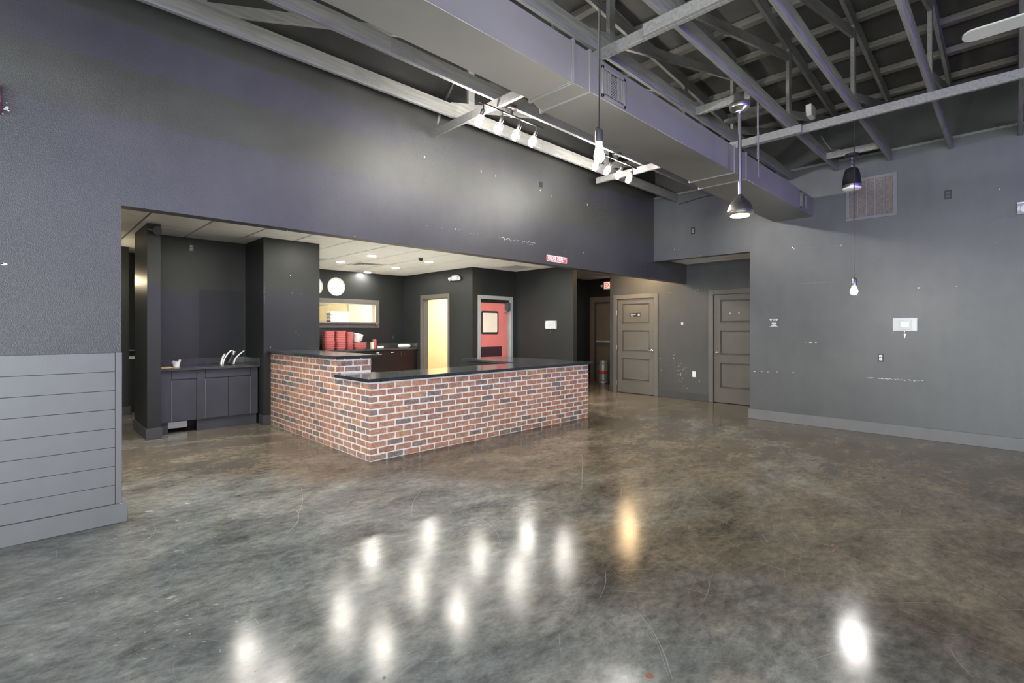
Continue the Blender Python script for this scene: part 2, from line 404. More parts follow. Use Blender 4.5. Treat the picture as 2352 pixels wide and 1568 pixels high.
wall('wall_far_left', 'wall_dark', 'dark wall end seen past the slim wing wall', (-1.6, 10.44, 0, 1.30, 10.58, ZC+0.02))
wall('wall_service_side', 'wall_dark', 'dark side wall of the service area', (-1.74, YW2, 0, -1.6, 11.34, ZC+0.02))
wall('light_block_doors', 'wall_dark', 'unseen dark backing added behind the two panel doors to block light', (10.0, 2.72, 0, 10.1, 6.42, 2.9), (XA+0.14, 2.72, 0, 10.0, 2.86, 2.9))  # unseen slabs added to stop daylight leaking under the panel doors
wall('light_block_exit', 'wall_dark', 'unseen dark backing added behind the exit door to block light', (11.56, 6.4, 0, 11.66, 8.6, 2.9))  # unseen slab added to keep daylight from leaking round the exit door
# lit rooms behind
wall('wall_cream_rear', 'cream', 'cream panelled wall of the lit back kitchen', (3.2, 13.5, 0, 9.6, 13.64, 2.9))
wall('wall_cream_side', 'cream', 'cream side wall of the lit back kitchen', (9.46, 8.58, 0, 9.6, 13.5, 2.9))
wall('wall_cream_end', 'cream', 'cream end wall of the lit back kitchen', (3.2, 11.34, 0, 3.34, 13.5, 2.9))
wall('ceiling_rear', 'creamlight', 'pale ceiling of the back kitchen', (3.2, 11.34, 2.9, 9.6, 13.64, 3.0), (7.26, 8.58, 2.9, 9.6, 11.34, 3.0))
# shell behind the camera with shop windows
def window_wall(name, axis, c, lo, hi, holes, lab):
    mb = MB(); top = 5.75
    def bx(a0, z0, a1, z1):
        if axis == 'y': mb.box(a0, c-0.14, z0, a1, c, z1)
        else: mb.box(c-0.14, a0, z0, c, a1, z1)
    zb, zt = 0.25, 2.95
    bx(lo, 0, hi, zb); bx(lo, zt, hi, top)
    p = lo
    for a, b_ in holes: bx(p, zb, a, zt); p = b_
    bx(p, zb, hi, zt)
    return struct(mb.build(name, 'wall', smooth=False), lab)
hs = [(-3.6, -1.6), (-1.4, 0.6)]
hw = [(-4.0, -2.0), (-1.8, 0.2), (0.6, 2.6)]
window_wall('wall_front', 'y', YMIN, XMIN, XR2, hs, 'charcoal front wall with shop windows')
window_wall('wall_street', 'x', XMIN, YMIN, YW2, hw, 'charcoal street wall with shop windows')
wn = 0
for axis, holes in (('y', hs), ('x', hw)):
    for a, b_ in holes:
        wn += 1; mb = MB(); zb, zt = 0.25, 2.95
        for (p, q, r_, t) in ((a, zb, a+0.05, zt), (b_-0.05, zb, b_, zt), (a, zb, b_, zb+0.05), (a, zt-0.05, b_, zt), (a, 2.2, b_, 2.24)):
            if axis == 'y': mb.box(p, YMIN-0.10, q, r_, YMIN-0.03, t)
            else: mb.box(XMIN-0.10, p, q, XMIN-0.03, r_, t)
        struct(mb.build('window_%d' % wn, 'black'), 'black framed shop window')
        ld = bpy.data.lights.new('window_portal', 'AREA'); ld.shape = 'RECTANGLE'; ld.size = b_-a; ld.size_y = zt-zb; ld.cycles.is_portal = True
        lo = bpy.data.objects.new('window_portal', ld); COL.objects.link(lo)
        if axis == 'y': lo.location = ((a+b_)/2, YMIN-0.13, (zb+zt)/2); lo.rotation_euler = (PI/2, 0, 0)
        else: lo.location = (XMIN-0.13, (a+b_)/2, (zb+zt)/2); lo.rotation_euler = (PI/2, 0, -PI/2)
# roof deck
dk = MB().prism([(XMIN-0.2, zdeck(XMIN-0.2)), (XR2+0.1, zdeck(XR2+0.1)), (XR2+0.1, zdeck(XR2+0.1)+0.1), (XMIN-0.2, zdeck(XMIN-0.2)+0.1)], 'y', YMIN-0.2, YW2+0.1)
struct(dk.build('ceiling', 'deck'), 'dark sloping roof deck above exposed timber trusses')

# ------------------------------------------------------------------ tile ceilings
def tile_ceiling(name, boxes, lab, skip, ilim, jlim, zc=ZC):
    mb = MB()
    for b_ in boxes: mb.box(*b_)
    root = struct(mb.build(name, 'plenum', smooth=False), lab)
    G = 0.645; protos = {}
    for i in range(*ilim):
        for j in range(*jlim):
            x0, x1 = 1.105+G*i, 1.105+G*(i+1); y0, y1 = 8.14+G*j, 8.14+G*(j+1)
            r = skip(x0, y0, x1, y1)
            if r is None: continue
            x0, y0, x1, y1 = r
            key = (round(x1-x0, 3), round(y1-y0, 3))
            if key not in protos:
                a, b_ = key[0]/2-0.011, key[1]/2-0.005
                me = MB().box(-a, -b_, -0.008, a, b_, 0.012).mesh('tile', bevel=0.004); me.materials.append(M['tile']); protos[key] = me
            o = bpy.data.objects.new('tile', protos[key]); COL.objects.link(o); o.parent = root
            o.location = ((x0+x1)/2, (y0+y1)/2, zc)
    return root
SOLID = [(2.59, 7.9, 3.44, 8.89), (1.17, 8.75, 2.6, 8.89)]
VENTS = [(5.2975, 9.7525), (4.0075, 9.7525), (7.8775, 7.8175)]
def skip_k(x0, y0, x1, y1):
    y0 = max(y0, YW2); y1 = min(y1, 11.2); x0 = max(x0, -1.6); x1 = min(x1, 11.35)
    if x0 >= 7.12 - 1e-6 and y0 >= 8.44: return None
    if x0 < 7.12 < x1 and y0 > 8.44: x1 = 7.12
    if x0 >= 7.12 and y0 < 8.44 < y1: y1 = 8.44
    if x0 > 8.59 and False: return None
    if x0 >= XA-0.01 and y1 <= 6.56: return None
    if x0 < XA < x1 and y1 <= 6.9: x1 = XA
    if x1-x0 < 0.06 or y1-y0 < 0.06: return None
    cx, cy = (x0+x1)/2, (y0+y1)/2
    for vx, vy in VENTS:
        if abs(cx-vx) < 0.1 and abs(cy-vy) < 0.1: return None
    return x0, y0, x1, y1
ck = tile_ceiling('ceiling_kitchen', [(-1.6, YW2, ZC+0.013, 7.12, 11.2, ZC+0.05), (7.12, YW2, ZC+0.013, 11.35, 8.44, ZC+0.05)], 'white lay-in tile ceiling over the kitchen and corridor', skip_k, (-5, 16), (-6, 5))
def skip_a(x0, y0, x1, y1):
    x0 = max(x0, XR2); x1 = min(x1, XA); y0 = max(y0, 3.0); y1 = min(y1, YW)
    return None if x1-x0 < 0.06 or y1-y0 < 0.06 else (x0, y0, x1, y1)
ca = tile_ceiling('ceiling_alcove', [(XR2, 3.0, 2.757+0.013, XA, YW, 2.757+0.05)], 'white lay-in tile ceiling over the restroom alcove', skip_a, (10, 15), (-9, -5), 2.757)

# ------------------------------------------------------------------ baseboards and trims
def base(name, lab, *boxes, mat='trimpaint'):
    mb = MB()
    for b_ in boxes: mb.box(*b_)
    return struct(mb.build(name, mat, bevel=0.003), lab)
base('baseboard_right', 'painted grey baseboard under the thermostat wall', (XR-0.016, YMIN, 0, XR, 3.016, 0.155), (XR, 3.0, 0, XR2, 3.016, 0.155))
base('baseboard_left', 'painted grey baseboard below the shiplap', (XMIN, YW-0.030, 0, 0.575, YW, 0.143), (0.54, YW, 0, 0.575, YW2, 0.143))
base('baseboard_alcove', 'grey baseboard between the two panel doors', (XA-0.016, 4.25, 0, XA, 5.33, 0.145), (XA-0.016, 6.466, 0, XA, 6.575, 0.145), (XA, 6.56, 0, XA+0.14, 6.575, 0.145), mat='trimdark')
base('baseboard_wing', 'dark baseboard wrapped around the slim wing wall', (1.154, 7.885, 0, 1.331, 7.9, 0.145), (1.154, 7.9, 0, 1.17, 8.89, 0.145), (1.315, 7.9, 0, 1.331, 8.02, 0.145), mat='trimdark')
base('baseboard_pier', 'dark baseboard wrapped around the broad pier', (2.574, 7.885, 0, 2.69, 7.9, 0.145), (2.574, 7.9, 0, 2.59, 8.06, 0.145), mat='trimdark')
base('baseboard_far_left', 'dark baseboard at the far wall end', (-1.6, 10.424, 0, 1.316, 10.44, 0.145), (1.30, 10.44, 0, 1.316, 10.58, 0.145), mat='trimdark')
# shiplap wainscot
wz = sempty('trim_1', (0.5, YW, 0), 'grey shiplap wainscot boards on the lower left wall')
for k in range(8):
    z0 = 0.143 + k*0.14; z1 = z0 + 0.14
    MB().box(XMIN, YW-0.018, z0+0.0014, 0.5005, YW, z1-0.0004).build('board', 'trimpaint', wz, bevel=0.0014)
MB().box(0.5025, YW-0.0195, 0.143, 0.5415, YW, 1.265).build('end_board', 'trimpaint', wz, bevel=0.002)

# ------------------------------------------------------------------ roof trusses, purlins, braces
TLAB = ['charcoal timber roof truss nearest the header wall, its lower beam above the ORDER HERE sign', 'charcoal timber roof truss from which the two caged lamp bars hang', 'charcoal timber roof truss between the caged lamp bars and the square duct', 'charcoal timber roof truss directly above the square duct',
        'charcoal timber roof truss beside the bladeless fan mount, holding the teardrop bulb cord', 'charcoal timber roof truss crossing above the bulb cord by the return grille', 'charcoal timber roof truss ending on the wall above the dark grey outlet', 'charcoal timber roof truss ending on the wall above the fire alarm horn']
def truss(k, name='roof_truss'):
    y = 4.25 - 0.614*k
    t = thing(name, TLAB[k] if k < 8 else 'charcoal timber roof truss beyond the one above the fire alarm horn', 'roof truss', (2.0, y, CH0), 'roof trusses under the deck')
    a, b_ = y-0.019, y+0.019
    MB().box(XMIN, a, CH0, XR-0.004, b_, CH1).build('bottom_chord', 'timber', t, bevel=0.003)
    xe = XR - 0.01
    MB().prism([(XMIN, ztop(XMIN)), (xe, ztop(xe)), (xe, ztop(xe)+0.138), (XMIN, ztop(XMIN)+0.138)], 'y', a, b_).build('top_chord', 'timber', t, bevel=0.003)
    for xv in (6.17, 3.56, 0.95, -1.66):
        MB().box(xv-0.044, a+0.001, CH1-0.02, xv+0.044, b_-0.001, ztop(xv)+0.02).build('post', 'timber', t, bevel=0.003)
    for xb, xt in ((3.28, 6.12), (0.95, 3.5), (-1.66, 0.88)):
        zt = ztop(xt) - 0.09 if xt > 6 else ztop(xt) - 0.17
        MB().plank(xb, CH1-0.03, xt, zt, 0.089, a+0.002, b_-0.002).build('diagonal_web', 'timber', t, bevel=0.003)
    MB().plank(6.22, CH1+0.02, 8.25, ztop(8.25)-0.02, 0.089, a+0.002, b_-0.002).build('diagonal_web', 'timber', t, bevel=0.003)
    for xp in (4.86, 2.3):
        mb = MB()
        for s in (-1, 1):
            yy = a-0.0012 if s < 0 else b_
            mb.box(xp-0.13, yy, CH0+0.012, xp+0.13, yy+0.0012, CH1-0.012)
        mb.build('nail_plate', 'satin_dark', t)
    return t
simple('satin_dark', (0.175, 0.172, 0.164), 0.5, 0.0, var=0.15, vs=80)
for k in range(12): truss(k)
for k in range(20):
    x = 8.2 - 0.645*k
    z = ztop(x)+0.138
    o = MB().box(x-0.044, YMIN, z-0.035, x+0.044, YW, z+0.034).build('roof_purlin', 'purlin', bevel=0.002)
    tag(o, 'weathered timber purlin running across the trusses under the deck', 'purlin', 'purlins under the roof deck')
def brace(name, lab, pieces, grp=None):
    ymid = sum(p[1]+p[4] for p in pieces)/2/len(pieces)
    t = thing(name, lab, 'timber brace', (pieces[0][0], ymid, CH0-0.09), grp)
    for p in pieces: MB().box(*p).build('board', 'timber', t, bevel=0.003)
brace('truss_brace', 'long timber brace under the trusses touching the square duct, nearer the caged lamps', [(3.335, 1.30, 3.621, 3.373, 4.62, 3.709), (3.295, YMIN, 3.621, 3.333, 1.95, 3.709)])
brace('truss_brace', 'long timber brace under the trusses carrying a bare bulb cord', [(6.15, 1.66, 3.621, 6.188, 4.42, 3.709), (6.19, YMIN, 3.621, 6.228, 2.30, 3.709)])
tag(MB().box(5.115, 1.835, 3.715, 5.153, 2.395, 3.80).build('blocking_board', 'timber', bevel=0.002), 'short board between trusses holding the bladeless fan mount', 'timber block')
tag(MB().box(5.87, 1.835, 3.855, 5.96, 2.395, 3.893).build('blocking_board', 'timber', bevel=0.002), 'short flat board lying across trusses behind the bladeless fan rod', 'timber block')
tag(MB().box(7.69, 1.205, 3.715, 7.728, 1.785, 3.80).build('blocking_board', 'timber', bevel=0.002), 'short board between trusses holding the black hanging speaker', 'timber block')
tag(MB().box(6.78, 1.72, 4.02, 6.96, 1.785, 4.16).build('junction_box', 'white', bevel=0.006), 'pale square junction box on a truss web', 'junction box')

# cables and conduit in the roof space
def cable(name, lab, pts, r=0.006, mat='blackmatte', cat='cable'):
    return tag(MB().tube(pts, r, 6).build(name, mat), lab, cat)
cable('electric_cable', 'loose black cable sagging along the top of the alcove wall', [(XR-0.02, 4.2, 3.66), (XR-0.02, 3.8, 3.70), (XR-0.02, 3.3, 3.70), (XR-0.015, 2.9, 3.64)], 0.007)
cable('electric_cable', 'thin grey cable curling down to the speaker board', [(7.5, 1.79, 3.98), (7.58, 1.76, 3.90), (7.62, 1.70, 3.80), (7.68, 1.62, 3.80)], 0.006, 'timber')
cable('conduit_pipe', 'slanting clamped steel conduit between the header wall and first truss', [(3.72, 4.66, 4.5), (3.52, 4.64, 4.12), (3.40, 4.62, 3.86), (3.36, 4.60, 3.76)], [0.014, 0.014, 0.02, 0.012], 'satin_dark', 'conduit')

# ------------------------------------------------------------------ duct
du = thing('air_duct', 'big square sheet metal air duct painted grey with side registers', 'air duct', (4.0, 2.35, 3.10))
DS, DZ0, DZ1 = 2.10, 3.105, 3.385
def dsec(x0, x1, ya, yb):
    MB().add([(x0,DS,DZ0),(x1,DS,DZ0),(x1,yb,DZ0),(x0,ya,DZ0),(x0,DS,DZ1),(x1,DS,DZ1),(x1,yb,DZ1),(x0,ya,DZ1)],
             [(3,2,1,0),(4,5,6,7),(0,1,5,4),(1,2,6,5),(2,3,7,6),(3,0,4,7)]).build('duct_section', 'ductpaint', du, bevel=0.004)
dsec(XMIN+0.1, 2.64, 2.46, 2.48); dsec(2.64, 2.84, 2.48, 2.55); dsec(2.84, 5.40, 2.55, 2.58); dsec(5.40, 5.73, 2.58, 2.63); dsec(5.73, XR-0.004, 2.63, 2.64)
def flange(x, yn, wd=0.022):
    mb = MB(); e = 0.014
    mb.box(x-wd/2, DS-e, DZ0-e, x+wd/2, DS, DZ1+e); mb.box(x-wd/2, yn, DZ0-e, x+wd/2, yn+e, DZ1+e)
    mb.box(x-wd/2, DS, DZ0-e, x+wd/2, yn, DZ0); mb.box(x-wd/2, DS, DZ1, x+wd/2, yn, DZ1+e)
    mb.build('seam_flange', 'ductpaint', du, bevel=0.002)
for x, yn in ((2.655, 2.49), (2.84, 2.55), (5.40, 2.585), (5.73, 2.63), (0.2, 2.47)): flange(x, yn)
def register(x0, x1, z0, z1):
    fr = FY(DS, 0.0); r = MB(fr)
    r.box(x0, 0, z0, x1, 0.012, z0+0.022); r.box(x0, 0, z1-0.022, x1, 0.012, z1); r.box(x0, 0, z0, x0+0.022, 0.012, z1); r.box(x1-0.022, 0, z0, x1, 0.012, z1)
    ro = r.build('register', 'ductpaint', du, bevel=0.002)
    MB(fr).box(x0+0.022, 0.0008, z0+0.022, x1-0.022, 0.002, z1-0.022).build('register_opening', 'black', ro)
    mb = MB(fr); third = (x1-x0-0.05)/3
    for q in (0, 2):
        for k in range(4):
            xx = x0+0.028+q*third+k*third/4
            mb.box(xx, 0.002, z0+0.03, xx+0.007, 0.016, z1-0.03)
    for k in range(14):
        zz = z0+0.03+k*(z1-z0-0.06)/14
        mb.box(x0+0.028+third, 0.002, zz, x0+0.022+2*third, 0.010, zz+0.006)
    mb.build('louvre_blades', 'satin_dark', ro)
register(2.985, 3.29, 3.118, 3.345); register(7.72, 8.02, 3.125, 3.36)
for x in (2.95, 6.1):
    MB().tube([(x, DS-0.008, 3.20), (x, DS-0.008, CH0+0.02)], 0.006, 6).build('hanger_rod', 'satin_dark', du)

# ------------------------------------------------------------------ caged track lamps
def track(name, x0, n, xc, lab):
    y, z = 3.58, 3.60
    t = thing(name, lab, 'track light', (xc, y, CH0), 'caged four-lamp track lights')
    MB().lathe([(0.062, 0.0), (0.062, -0.022), (0.055, -0.030), (0.018, -0.034), (0.018, -0.10)], (xc, y+0.045, CH0)).build('canopy', 'bronze', t)
    MB().tube([(x0-0.06, y, z), (x0+0.25*(n-1)+0.10, y, z)], 0.010, 8).build('bar', 'bronze', t)
    ax = Vector((-0.10, 0.42, -0.90)).normalized()
    for k in range(n):
        p = Vector((x0+0.25*k, y, z))
        h = MB().tube([p, p+Vector((0,0,-0.05)), p+Vector((0,0,-0.055))+ax*0.012], 0.006, 6).build('lamp_head', 'bronze', t)
        q = p + Vector((0, 0, -0.055))
        MB().lathe([(0.012, 0.0), (0.021, 0.006), (0.022, 0.055), (0.019, 0.060)], q, 14, ax).build('socket', 'bronze', h)
        MB().lathe([(0.013, 0.058), (0.017, 0.075), (0.027, 0.105), (0.029, 0.125), (0.022, 0.148), (0.006, 0.156)], q, 14, ax).build('bulb', 'bulb', h)
        cg = MB(); qr = Vector((0,0,1)).rotation_difference(ax)
        for a in range(6):
            t_ = 2*PI*a/6; d = Vector((math.cos(t_), math.sin(t_), 0))
            cg.tube([q + qr @ (d*r_ + Vector((0,0,zz))) for r_, zz in ((0.023,0.055),(0.038,0.085),(0.042,0.125),(0.030,0.168))], 0.0022, 4)
        for r_, zz in ((0.040, 0.10), (0.030, 0.168)):
            cg.tube([q + qr @ Vector((r_*math.cos(2*PI*a/12), r_*math.sin(2*PI*a/12), zz)) for a in range(13)], 0.0024, 4, caps=False)
        cg.build('cage', 'bronze', h)
    return t
track('track_light', 3.16, 4, 3.58, 'caged four-lamp bar hung where the first long brace meets the header side')
track('track_light', 5.05, 4, 5.50, 'caged four-lamp bar hung near the far end of the header wall')

# ------------------------------------------------------------------ bare bulb pendants
def pendant(name, x, y, ztop_, zs, lab, tall, r, bm='bulb_pendant'):
    t = thing(name, lab, 'pendant lamp', (x, y, zs), 'bare bulb pendants')
    MB().tube([(x+0.012, y, ztop_), (x+0.006, y, (ztop_+zs)/2), (x, y, zs+0.07)], 0.0045, 6).build('cord', 'bronze', t)
    MB().lathe([(0.008, 0.085), (0.020, 0.078), (0.024, 0.070), (0.024, 0.0), (0.020, -0.004)], (x, y, zs)).build('socket', 'gunmetal', t)
    mb = MB()
    for s in (-1, 1): mb.tube([(x+s*0.008, y, zs+0.09), (x+s*0.030, y, zs+0.082), (x+s*0.032, y, zs+0.0)], 0.0028, 5)
    mb.build('wire_bail', 'bronze', t)
    if tall: prof = [(0.014, 0), (0.018, -0.015), (0.028, -0.062), (0.0325, -0.085), (0.030, -0.104), (0.018, -0.120), (0.004, -0.125)]
    else: prof = [(0.014, 0), (0.018, -0.012), (0.030, -0.042), (0.034, -0.060), (0.029, -0.080), (0.014, -0.092), (0.004, -0.094)]
    MB().lathe(prof, (x, y, zs), 18).build('bulb', bm, t)
pendant('bulb_pendant', 2.55, 1.81, CH0, 2.594, 'bare teardrop bulb on a long cord in front of the square duct', True, 0.032)
pendant('bulb_pendant', 6.20, 1.18, 3.62, 1.889, 'bare bulb on a long cord hanging by the air return grille', False, 0.034)

# ------------------------------------------------------------------ fans
fx, fy = 5.134, 1.94
t = thing('ceiling_fan', 'bladeless bronze fan motor with glowing warm lamp on a long rod', 'ceiling fan', (fx, fy, 2.57))
MB().lathe([(0.055, 3.80), (0.058, 3.72), (0.060, 3.715)], (fx, fy, 0), 20).build('mount', 'gunmetal', t)
MB().lathe([(0.062, 3.715), (0.090, 3.700), (0.100, 3.675), (0.094, 3.650), (0.060, 3.625), (0.042, 3.618), (0.040, 3.608)], (fx, fy, 0), 28).build('canopy', 'satin', t)
MB().tube([(fx, fy, 3.61), (fx-0.008, fy-0.006, 2.75)], 0.017, 12).build('downrod', 'satin', t)
MB().lathe([(0.020, 2.785), (0.034, 2.765), (0.048, 2.745), (0.056, 2.735), (0.082, 2.712), (0.104, 2.675), (0.118, 2.635), (0.124, 2.612), (0.120, 2.604), (0.126, 2.598), (0.122, 2.588), (0.100, 2.576), (0.090, 2.572)], (fx-0.01, fy-0.007, 0), 32).build('motor_housing', 'satin', t)
MB().lathe([(0.088, 2.5735), (0.086, 2.566), (0.05, 2.560), (0.008, 2.558)], (fx-0.01, fy-0.007, 0), 28).build('lamp_lens', 'fanlamp', t)
tag(MB().tube([(5.32, 1.832, CH1), (5.325, 1.832, 3.40), (5.32, 1.832, 3.16)], 0.008, 6).build('hanger_strap', 'satin_dark'), 'thin grey rod hanging beside the bladeless fan', 'hanger rod')
gx, gy, gz = 4.34, -0.66, 3.32
t = thing('ceiling_fan', 'white three-blade ceiling fan with long straight blades', 'ceiling fan', (gx, gy, gz))
MB().lathe([(0.09, 0.07), (0.11, 0.03), (0.11, -0.03), (0.06, -0.07), (0.01, -0.075)], (gx, gy, gz), 24).build('motor_housing', 'white', t)
MB().tube([(gx, gy, CH0), (gx, gy, gz+0.06)], 0.014, 10).build('downrod', 'white', t)
for a in (PI/2, PI/2+2*PI/3, PI/2+4*PI/3):
    pts = []; L, wd = 0.90, 0.058
    for k in range(9): tt = -PI/2+PI*k/8; pts.append((L-wd+wd*math.cos(tt), wd*math.sin(tt)))
    pts += [(0.09, wd), (0.09, -wd)]
    mb = MB(lambda u, v, z, a=a: (gx+u*math.cos(a)-v*math.sin(a), gy+u*math.sin(a)+v*math.cos(a), gz+z+v*0.18))
    mb.prism(pts, 'z', -0.005, 0.005); mb.build('blade', 'bladegrey', t)

# ------------------------------------------------------------------ hanging speaker
sx_, sy_ = 7.70, 1.49
t = thing('hanging_speaker', 'black bell shaped speaker with pale rim hung on a short chain', 'speaker', (sx_, sy_, 3.2))
MB().lathe([(0.075, 3.715), (0.075, 3.685), (0.05, 3.675)], (sx_, sy_, 0), 18).build('mount', 'black', t)
mb = MB()
for k in range(5):
    zc = 3.66-0.026*k
    pts = [(sx_+(0.008*math.cos(a) if k % 2 else 0), sy_+(0 if k % 2 else 0.008*math.cos(a)), zc+0.018*math.sin(a)) for a in (2*PI*i/10 for i in range(11))]
    mb.tube(pts, 0.0028, 4, caps=False)
mb.build('chain', 'steel', t)
MB().lathe([(0.02, 3.535), (0.050, 3.531), (0.068, 3.520), (0.079, 3.50), (0.088, 3.465), (0.096, 3.42), (0.103, 3.36), (0.108, 3.31)], (sx_, sy_, 0), 28).build('body', 'black', t)
MB().lathe([(0.1085, 3.31), (0.110, 3.285), (0.108, 3.272)], (sx_, sy_, 0), 28).build('rim', 'steel', t)
MB().lathe([(0.106, 3.272), (0.098, 3.255), (0.06, 3.248), (0.01, 3.246)], (sx_, sy_, 0), 28).build('grille', 'whitefoam', t)

# ------------------------------------------------------------------ return air grille on the right wall
fr = FX(XR, 1.69); W_, z0, z1 = 0.586, 2.962, 3.548
t = thing('air_return_grille', 'large grey return air grille with diamond filter behind bars', 'air grille', (XR, 1.4, z0))
mb = MB(fr)
for b_ in ((0,0,z0,W_,0.014,z0+0.045), (0,0,z1-0.045,W_,0.014,z1), (0,0,z0+0.045,0.045,0.014,z1-0.045), (W_-0.045,0,z0+0.045,W_,0.014,z1-0.045)): mb.box(*b_)
mb.build('frame', 'trimpaint', t, bevel=0.003)
MB(fr).box(0.045, 0.0005, z0+0.045, W_-0.045, 0.002, z1-0.045).build('filter', 'filter', t)
for k in range(1, 5):
    u = 0.045+(W_-0.09)*k/5; MB(fr).box(u-0.008, 0.002, z0+0.045, u+0.008, 0.016, z1-0.045).build('bar', 'trimpaint', t)
mb = MB(fr); mm = MB(fr)
for k in range(34):
    zz = z0+0.05+k*(z1-z0-0.1)/34
    mb.add([(0.045,0.010,zz),(W_-0.045,0.010,zz),(W_-0.045,0.0035,zz+0.008),(0.045,0.0035,zz+0.008)], [(0,1,2,3)])
o = mb.build('louvre_blades', 'satin_dark', t); o['kind'] = 'stuff'
for k in range(-4, 9):
    for s in (1, -1):
        a0 = (0.045+k*0.125, z0+0.05); 
        for q in range(12):
            ua, ub = a0[0]+s*q*0.042, a0[0]+s*(q+1)*0.042; za, zb = a0[1]+q*0.0405, a0[1]+(q+1)*0.0405
            if min(ua,ub) < 0.047 or max(ua,ub) > W_-0.047 or zb > z1-0.047: continue
            mm.tube([(ua,0.0085,za),(ub,0.0085,zb)], 0.0013, 4)
o = mm.build('filter_mesh', 'greyplate', t); o['kind'] = 'stuff'

# ------------------------------------------------------------------ outlets, thermostats, signs
def outlet(name, lab, fr, u, z, plate, face, wd=0.072, ht=0.115, loc=None, painted=False):
    t = thing(name, lab, 'outlet', fr(u, 0, z-ht/2))
    MB(fr).rrect(u-wd/2, z-ht/2, u+wd/2, z+ht/2, 0.005, 0.0, 0.006).build('plate', plate, t, bevel=0.0015)
    for s in (-1, 1):
        so = MB(fr).rrect(u-0.017, z+s*0.022-0.015, u+0.017, z+s*0.022+0.015, 0.006, 0.006, 0.008).build('socket', face, t)
        mb = MB(fr)
        for q in (-0.006, 0.006): mb.box(u+q-0.0016, 0.008, z+s*0.022-0.002, u+q+0.0016, 0.0084, z+s*0.022+0.009)
        mb.box(u-0.003, 0.008, z+s*0.022-0.011, u+0.003, 0.0084, z+s*0.022-0.005); mb.build('slot', 'black', so)
    return t
outlet('wall_outlet', 'dark grey outlet high on the wall beside the air return grille', FX(XR), -0.59, 3.14, 'blackplate', 'signdark')
outlet('wall_outlet', 'white outlet without dark plate below the big clear thermostat box', FX(XR), -1.285, 1.047, 'black', 'whitefoam', 0.066, 0.112)
outlet('wall_outlet', 'dark outlet on the wall above the restroom alcove', FX(XR), -3.95, 3.152, 'blackplate', 'greyplate')
outlet('wall_outlet', 'black outlet high on the header wall near the caged lamps', FY(YW), 5.227, 3.475, 'blackmatte', 'black', 0.07, 0.075)
outlet('wall_outlet', 'grey outlet near the ceiling of the drinks niche', FY(8.75), 1.838, 2.664, 'black', 'greyplate')
outlet('wall_outlet', 'black outlet above the back counter near the corner', FY(11.2), 6.792, 1.225, 'black', 'signdark')
outlet('wall_outlet', 'white outlet low between the two panel doors', FX(XA), -4.545, 0.526, 'plasticwhite', 'white')
tag(MB(FX(XA)).rrect(-4.81, 1.52, -4.765, 1.575, 0.006, 0.0, 0.03).build('door_chime', 'white', bevel=0.003), 'tiny white wall button between the two panel doors', 'wall button')
def thermobox(name, lab, fr, u0, z0, u1, z1, disp):
    t = thing(name, lab, 'thermostat', fr((u0+u1)/2, 0, z0))
    MB(fr).rrect(u0, z0, u1, z1, 0.012, 0.0, 0.006).build('back_plate', 'boxgrey', t)
    MB(fr).rrect(u0+0.006, z0+0.006, u1-0.006, z1-0.006, 0.012, 0.046, 0.050).build('clear_cover', 'clearplastic', t, bevel=0.002)
    mb = MB(fr)
    mb.box(u0+0.004, 0.006, z0+0.006, u0+0.008, 0.047, z1-0.006); mb.box(u1-0.008, 0.006, z0+0.006, u1-0.004, 0.047, z1-0.006)
    mb.box(u0+0.006, 0.006, z1-0.008, u1-0.006, 0.047, z1-0.004); mb.box(u0+0.006, 0.006, z0+0.004, u1-0.006, 0.047, z0+0.008)
    mb.build('cover_side', 'clearplastic', t)
    uc, zc = (u0+u1)/2, (z0+z1)/2; a, b_ = (u1-u0)*0.26, (z1-z0)*0.38
    th = MB(fr).rrect(uc-a, zc-b_, uc+a, zc+b_, 0.008, 0.006, 0.026).build('thermostat', 'bladegrey', t, bevel=0.003)
    MB(fr).box(uc-a*0.62, 0.026, zc-b_*0.45, uc+a*0.62, 0.0275, zc+b_*0.55).build('display', disp, th)
    k = MB(fr).lathe([(0.009, 0.0), (0.011, 0.006), (0.009, 0.016), (0.004, 0.018)], (uc, 0.03, z0-0.014), 12).build('lock', 'chrome', t)
    mb = MB(fr); mb.rrect(uc-0.010, z0-0.058, uc+0.010, z0-0.034, 0.008, 0.030, 0.033); mb.box(uc-0.004, 0.030, z0-0.085, uc+0.004, 0.033, z0-0.05)
    mb.build('key', 'brass', k)
thermobox('thermostat_box', 'big clear locked thermostat box with hanging key above a white outlet', FX(XR), -1.151, 1.408, -0.891, 1.585, 'whitesign')
thermobox('thermostat_box', 'small clear locked thermostat box on the wing wall behind the counter', FX(8.47), -7.462, 1.440, -7.150, 1.622, 'greyplate')
# wifi sign
fr = FX(XR); t = thing('wifi_sign', 'small square dark WIFI sign with white lettering', 'sign', (XR, 2.637, 1.46))
MB(fr).box(-2.713, 0, 1.462, -2.561, 0.004, 1.605).build('panel', 'signdark', t, bevel=0.0008)
text('WIFI', 0.040, fr, -2.612, 1.577, 0.0042, 'lettering', 'whitesign', t, sx=0.95)
mb = MB(fr); cu, cz = -2.682, 1.560
for r0, r1 in ((0.0, 0.012), (0.016, 0.023), (0.027, 0.034)):
    pts = [(cu+r1*math.sin(a), cz+r1*math.cos(a)) for a in [(-0.75+1.5*k/8) for k in range(9)]]
    pts += [(cu+r0*math.sin(a), cz+r0*math.cos(a)) for a in [(0.75-1.5*k/8) for k in range(9)]] if r0 else [(cu, cz)]
    mb.prism(pts, 'y', 0.004, 0.0048)
mb.build('wifi_symbol', 'whitesign', t)
mb = MB(fr)
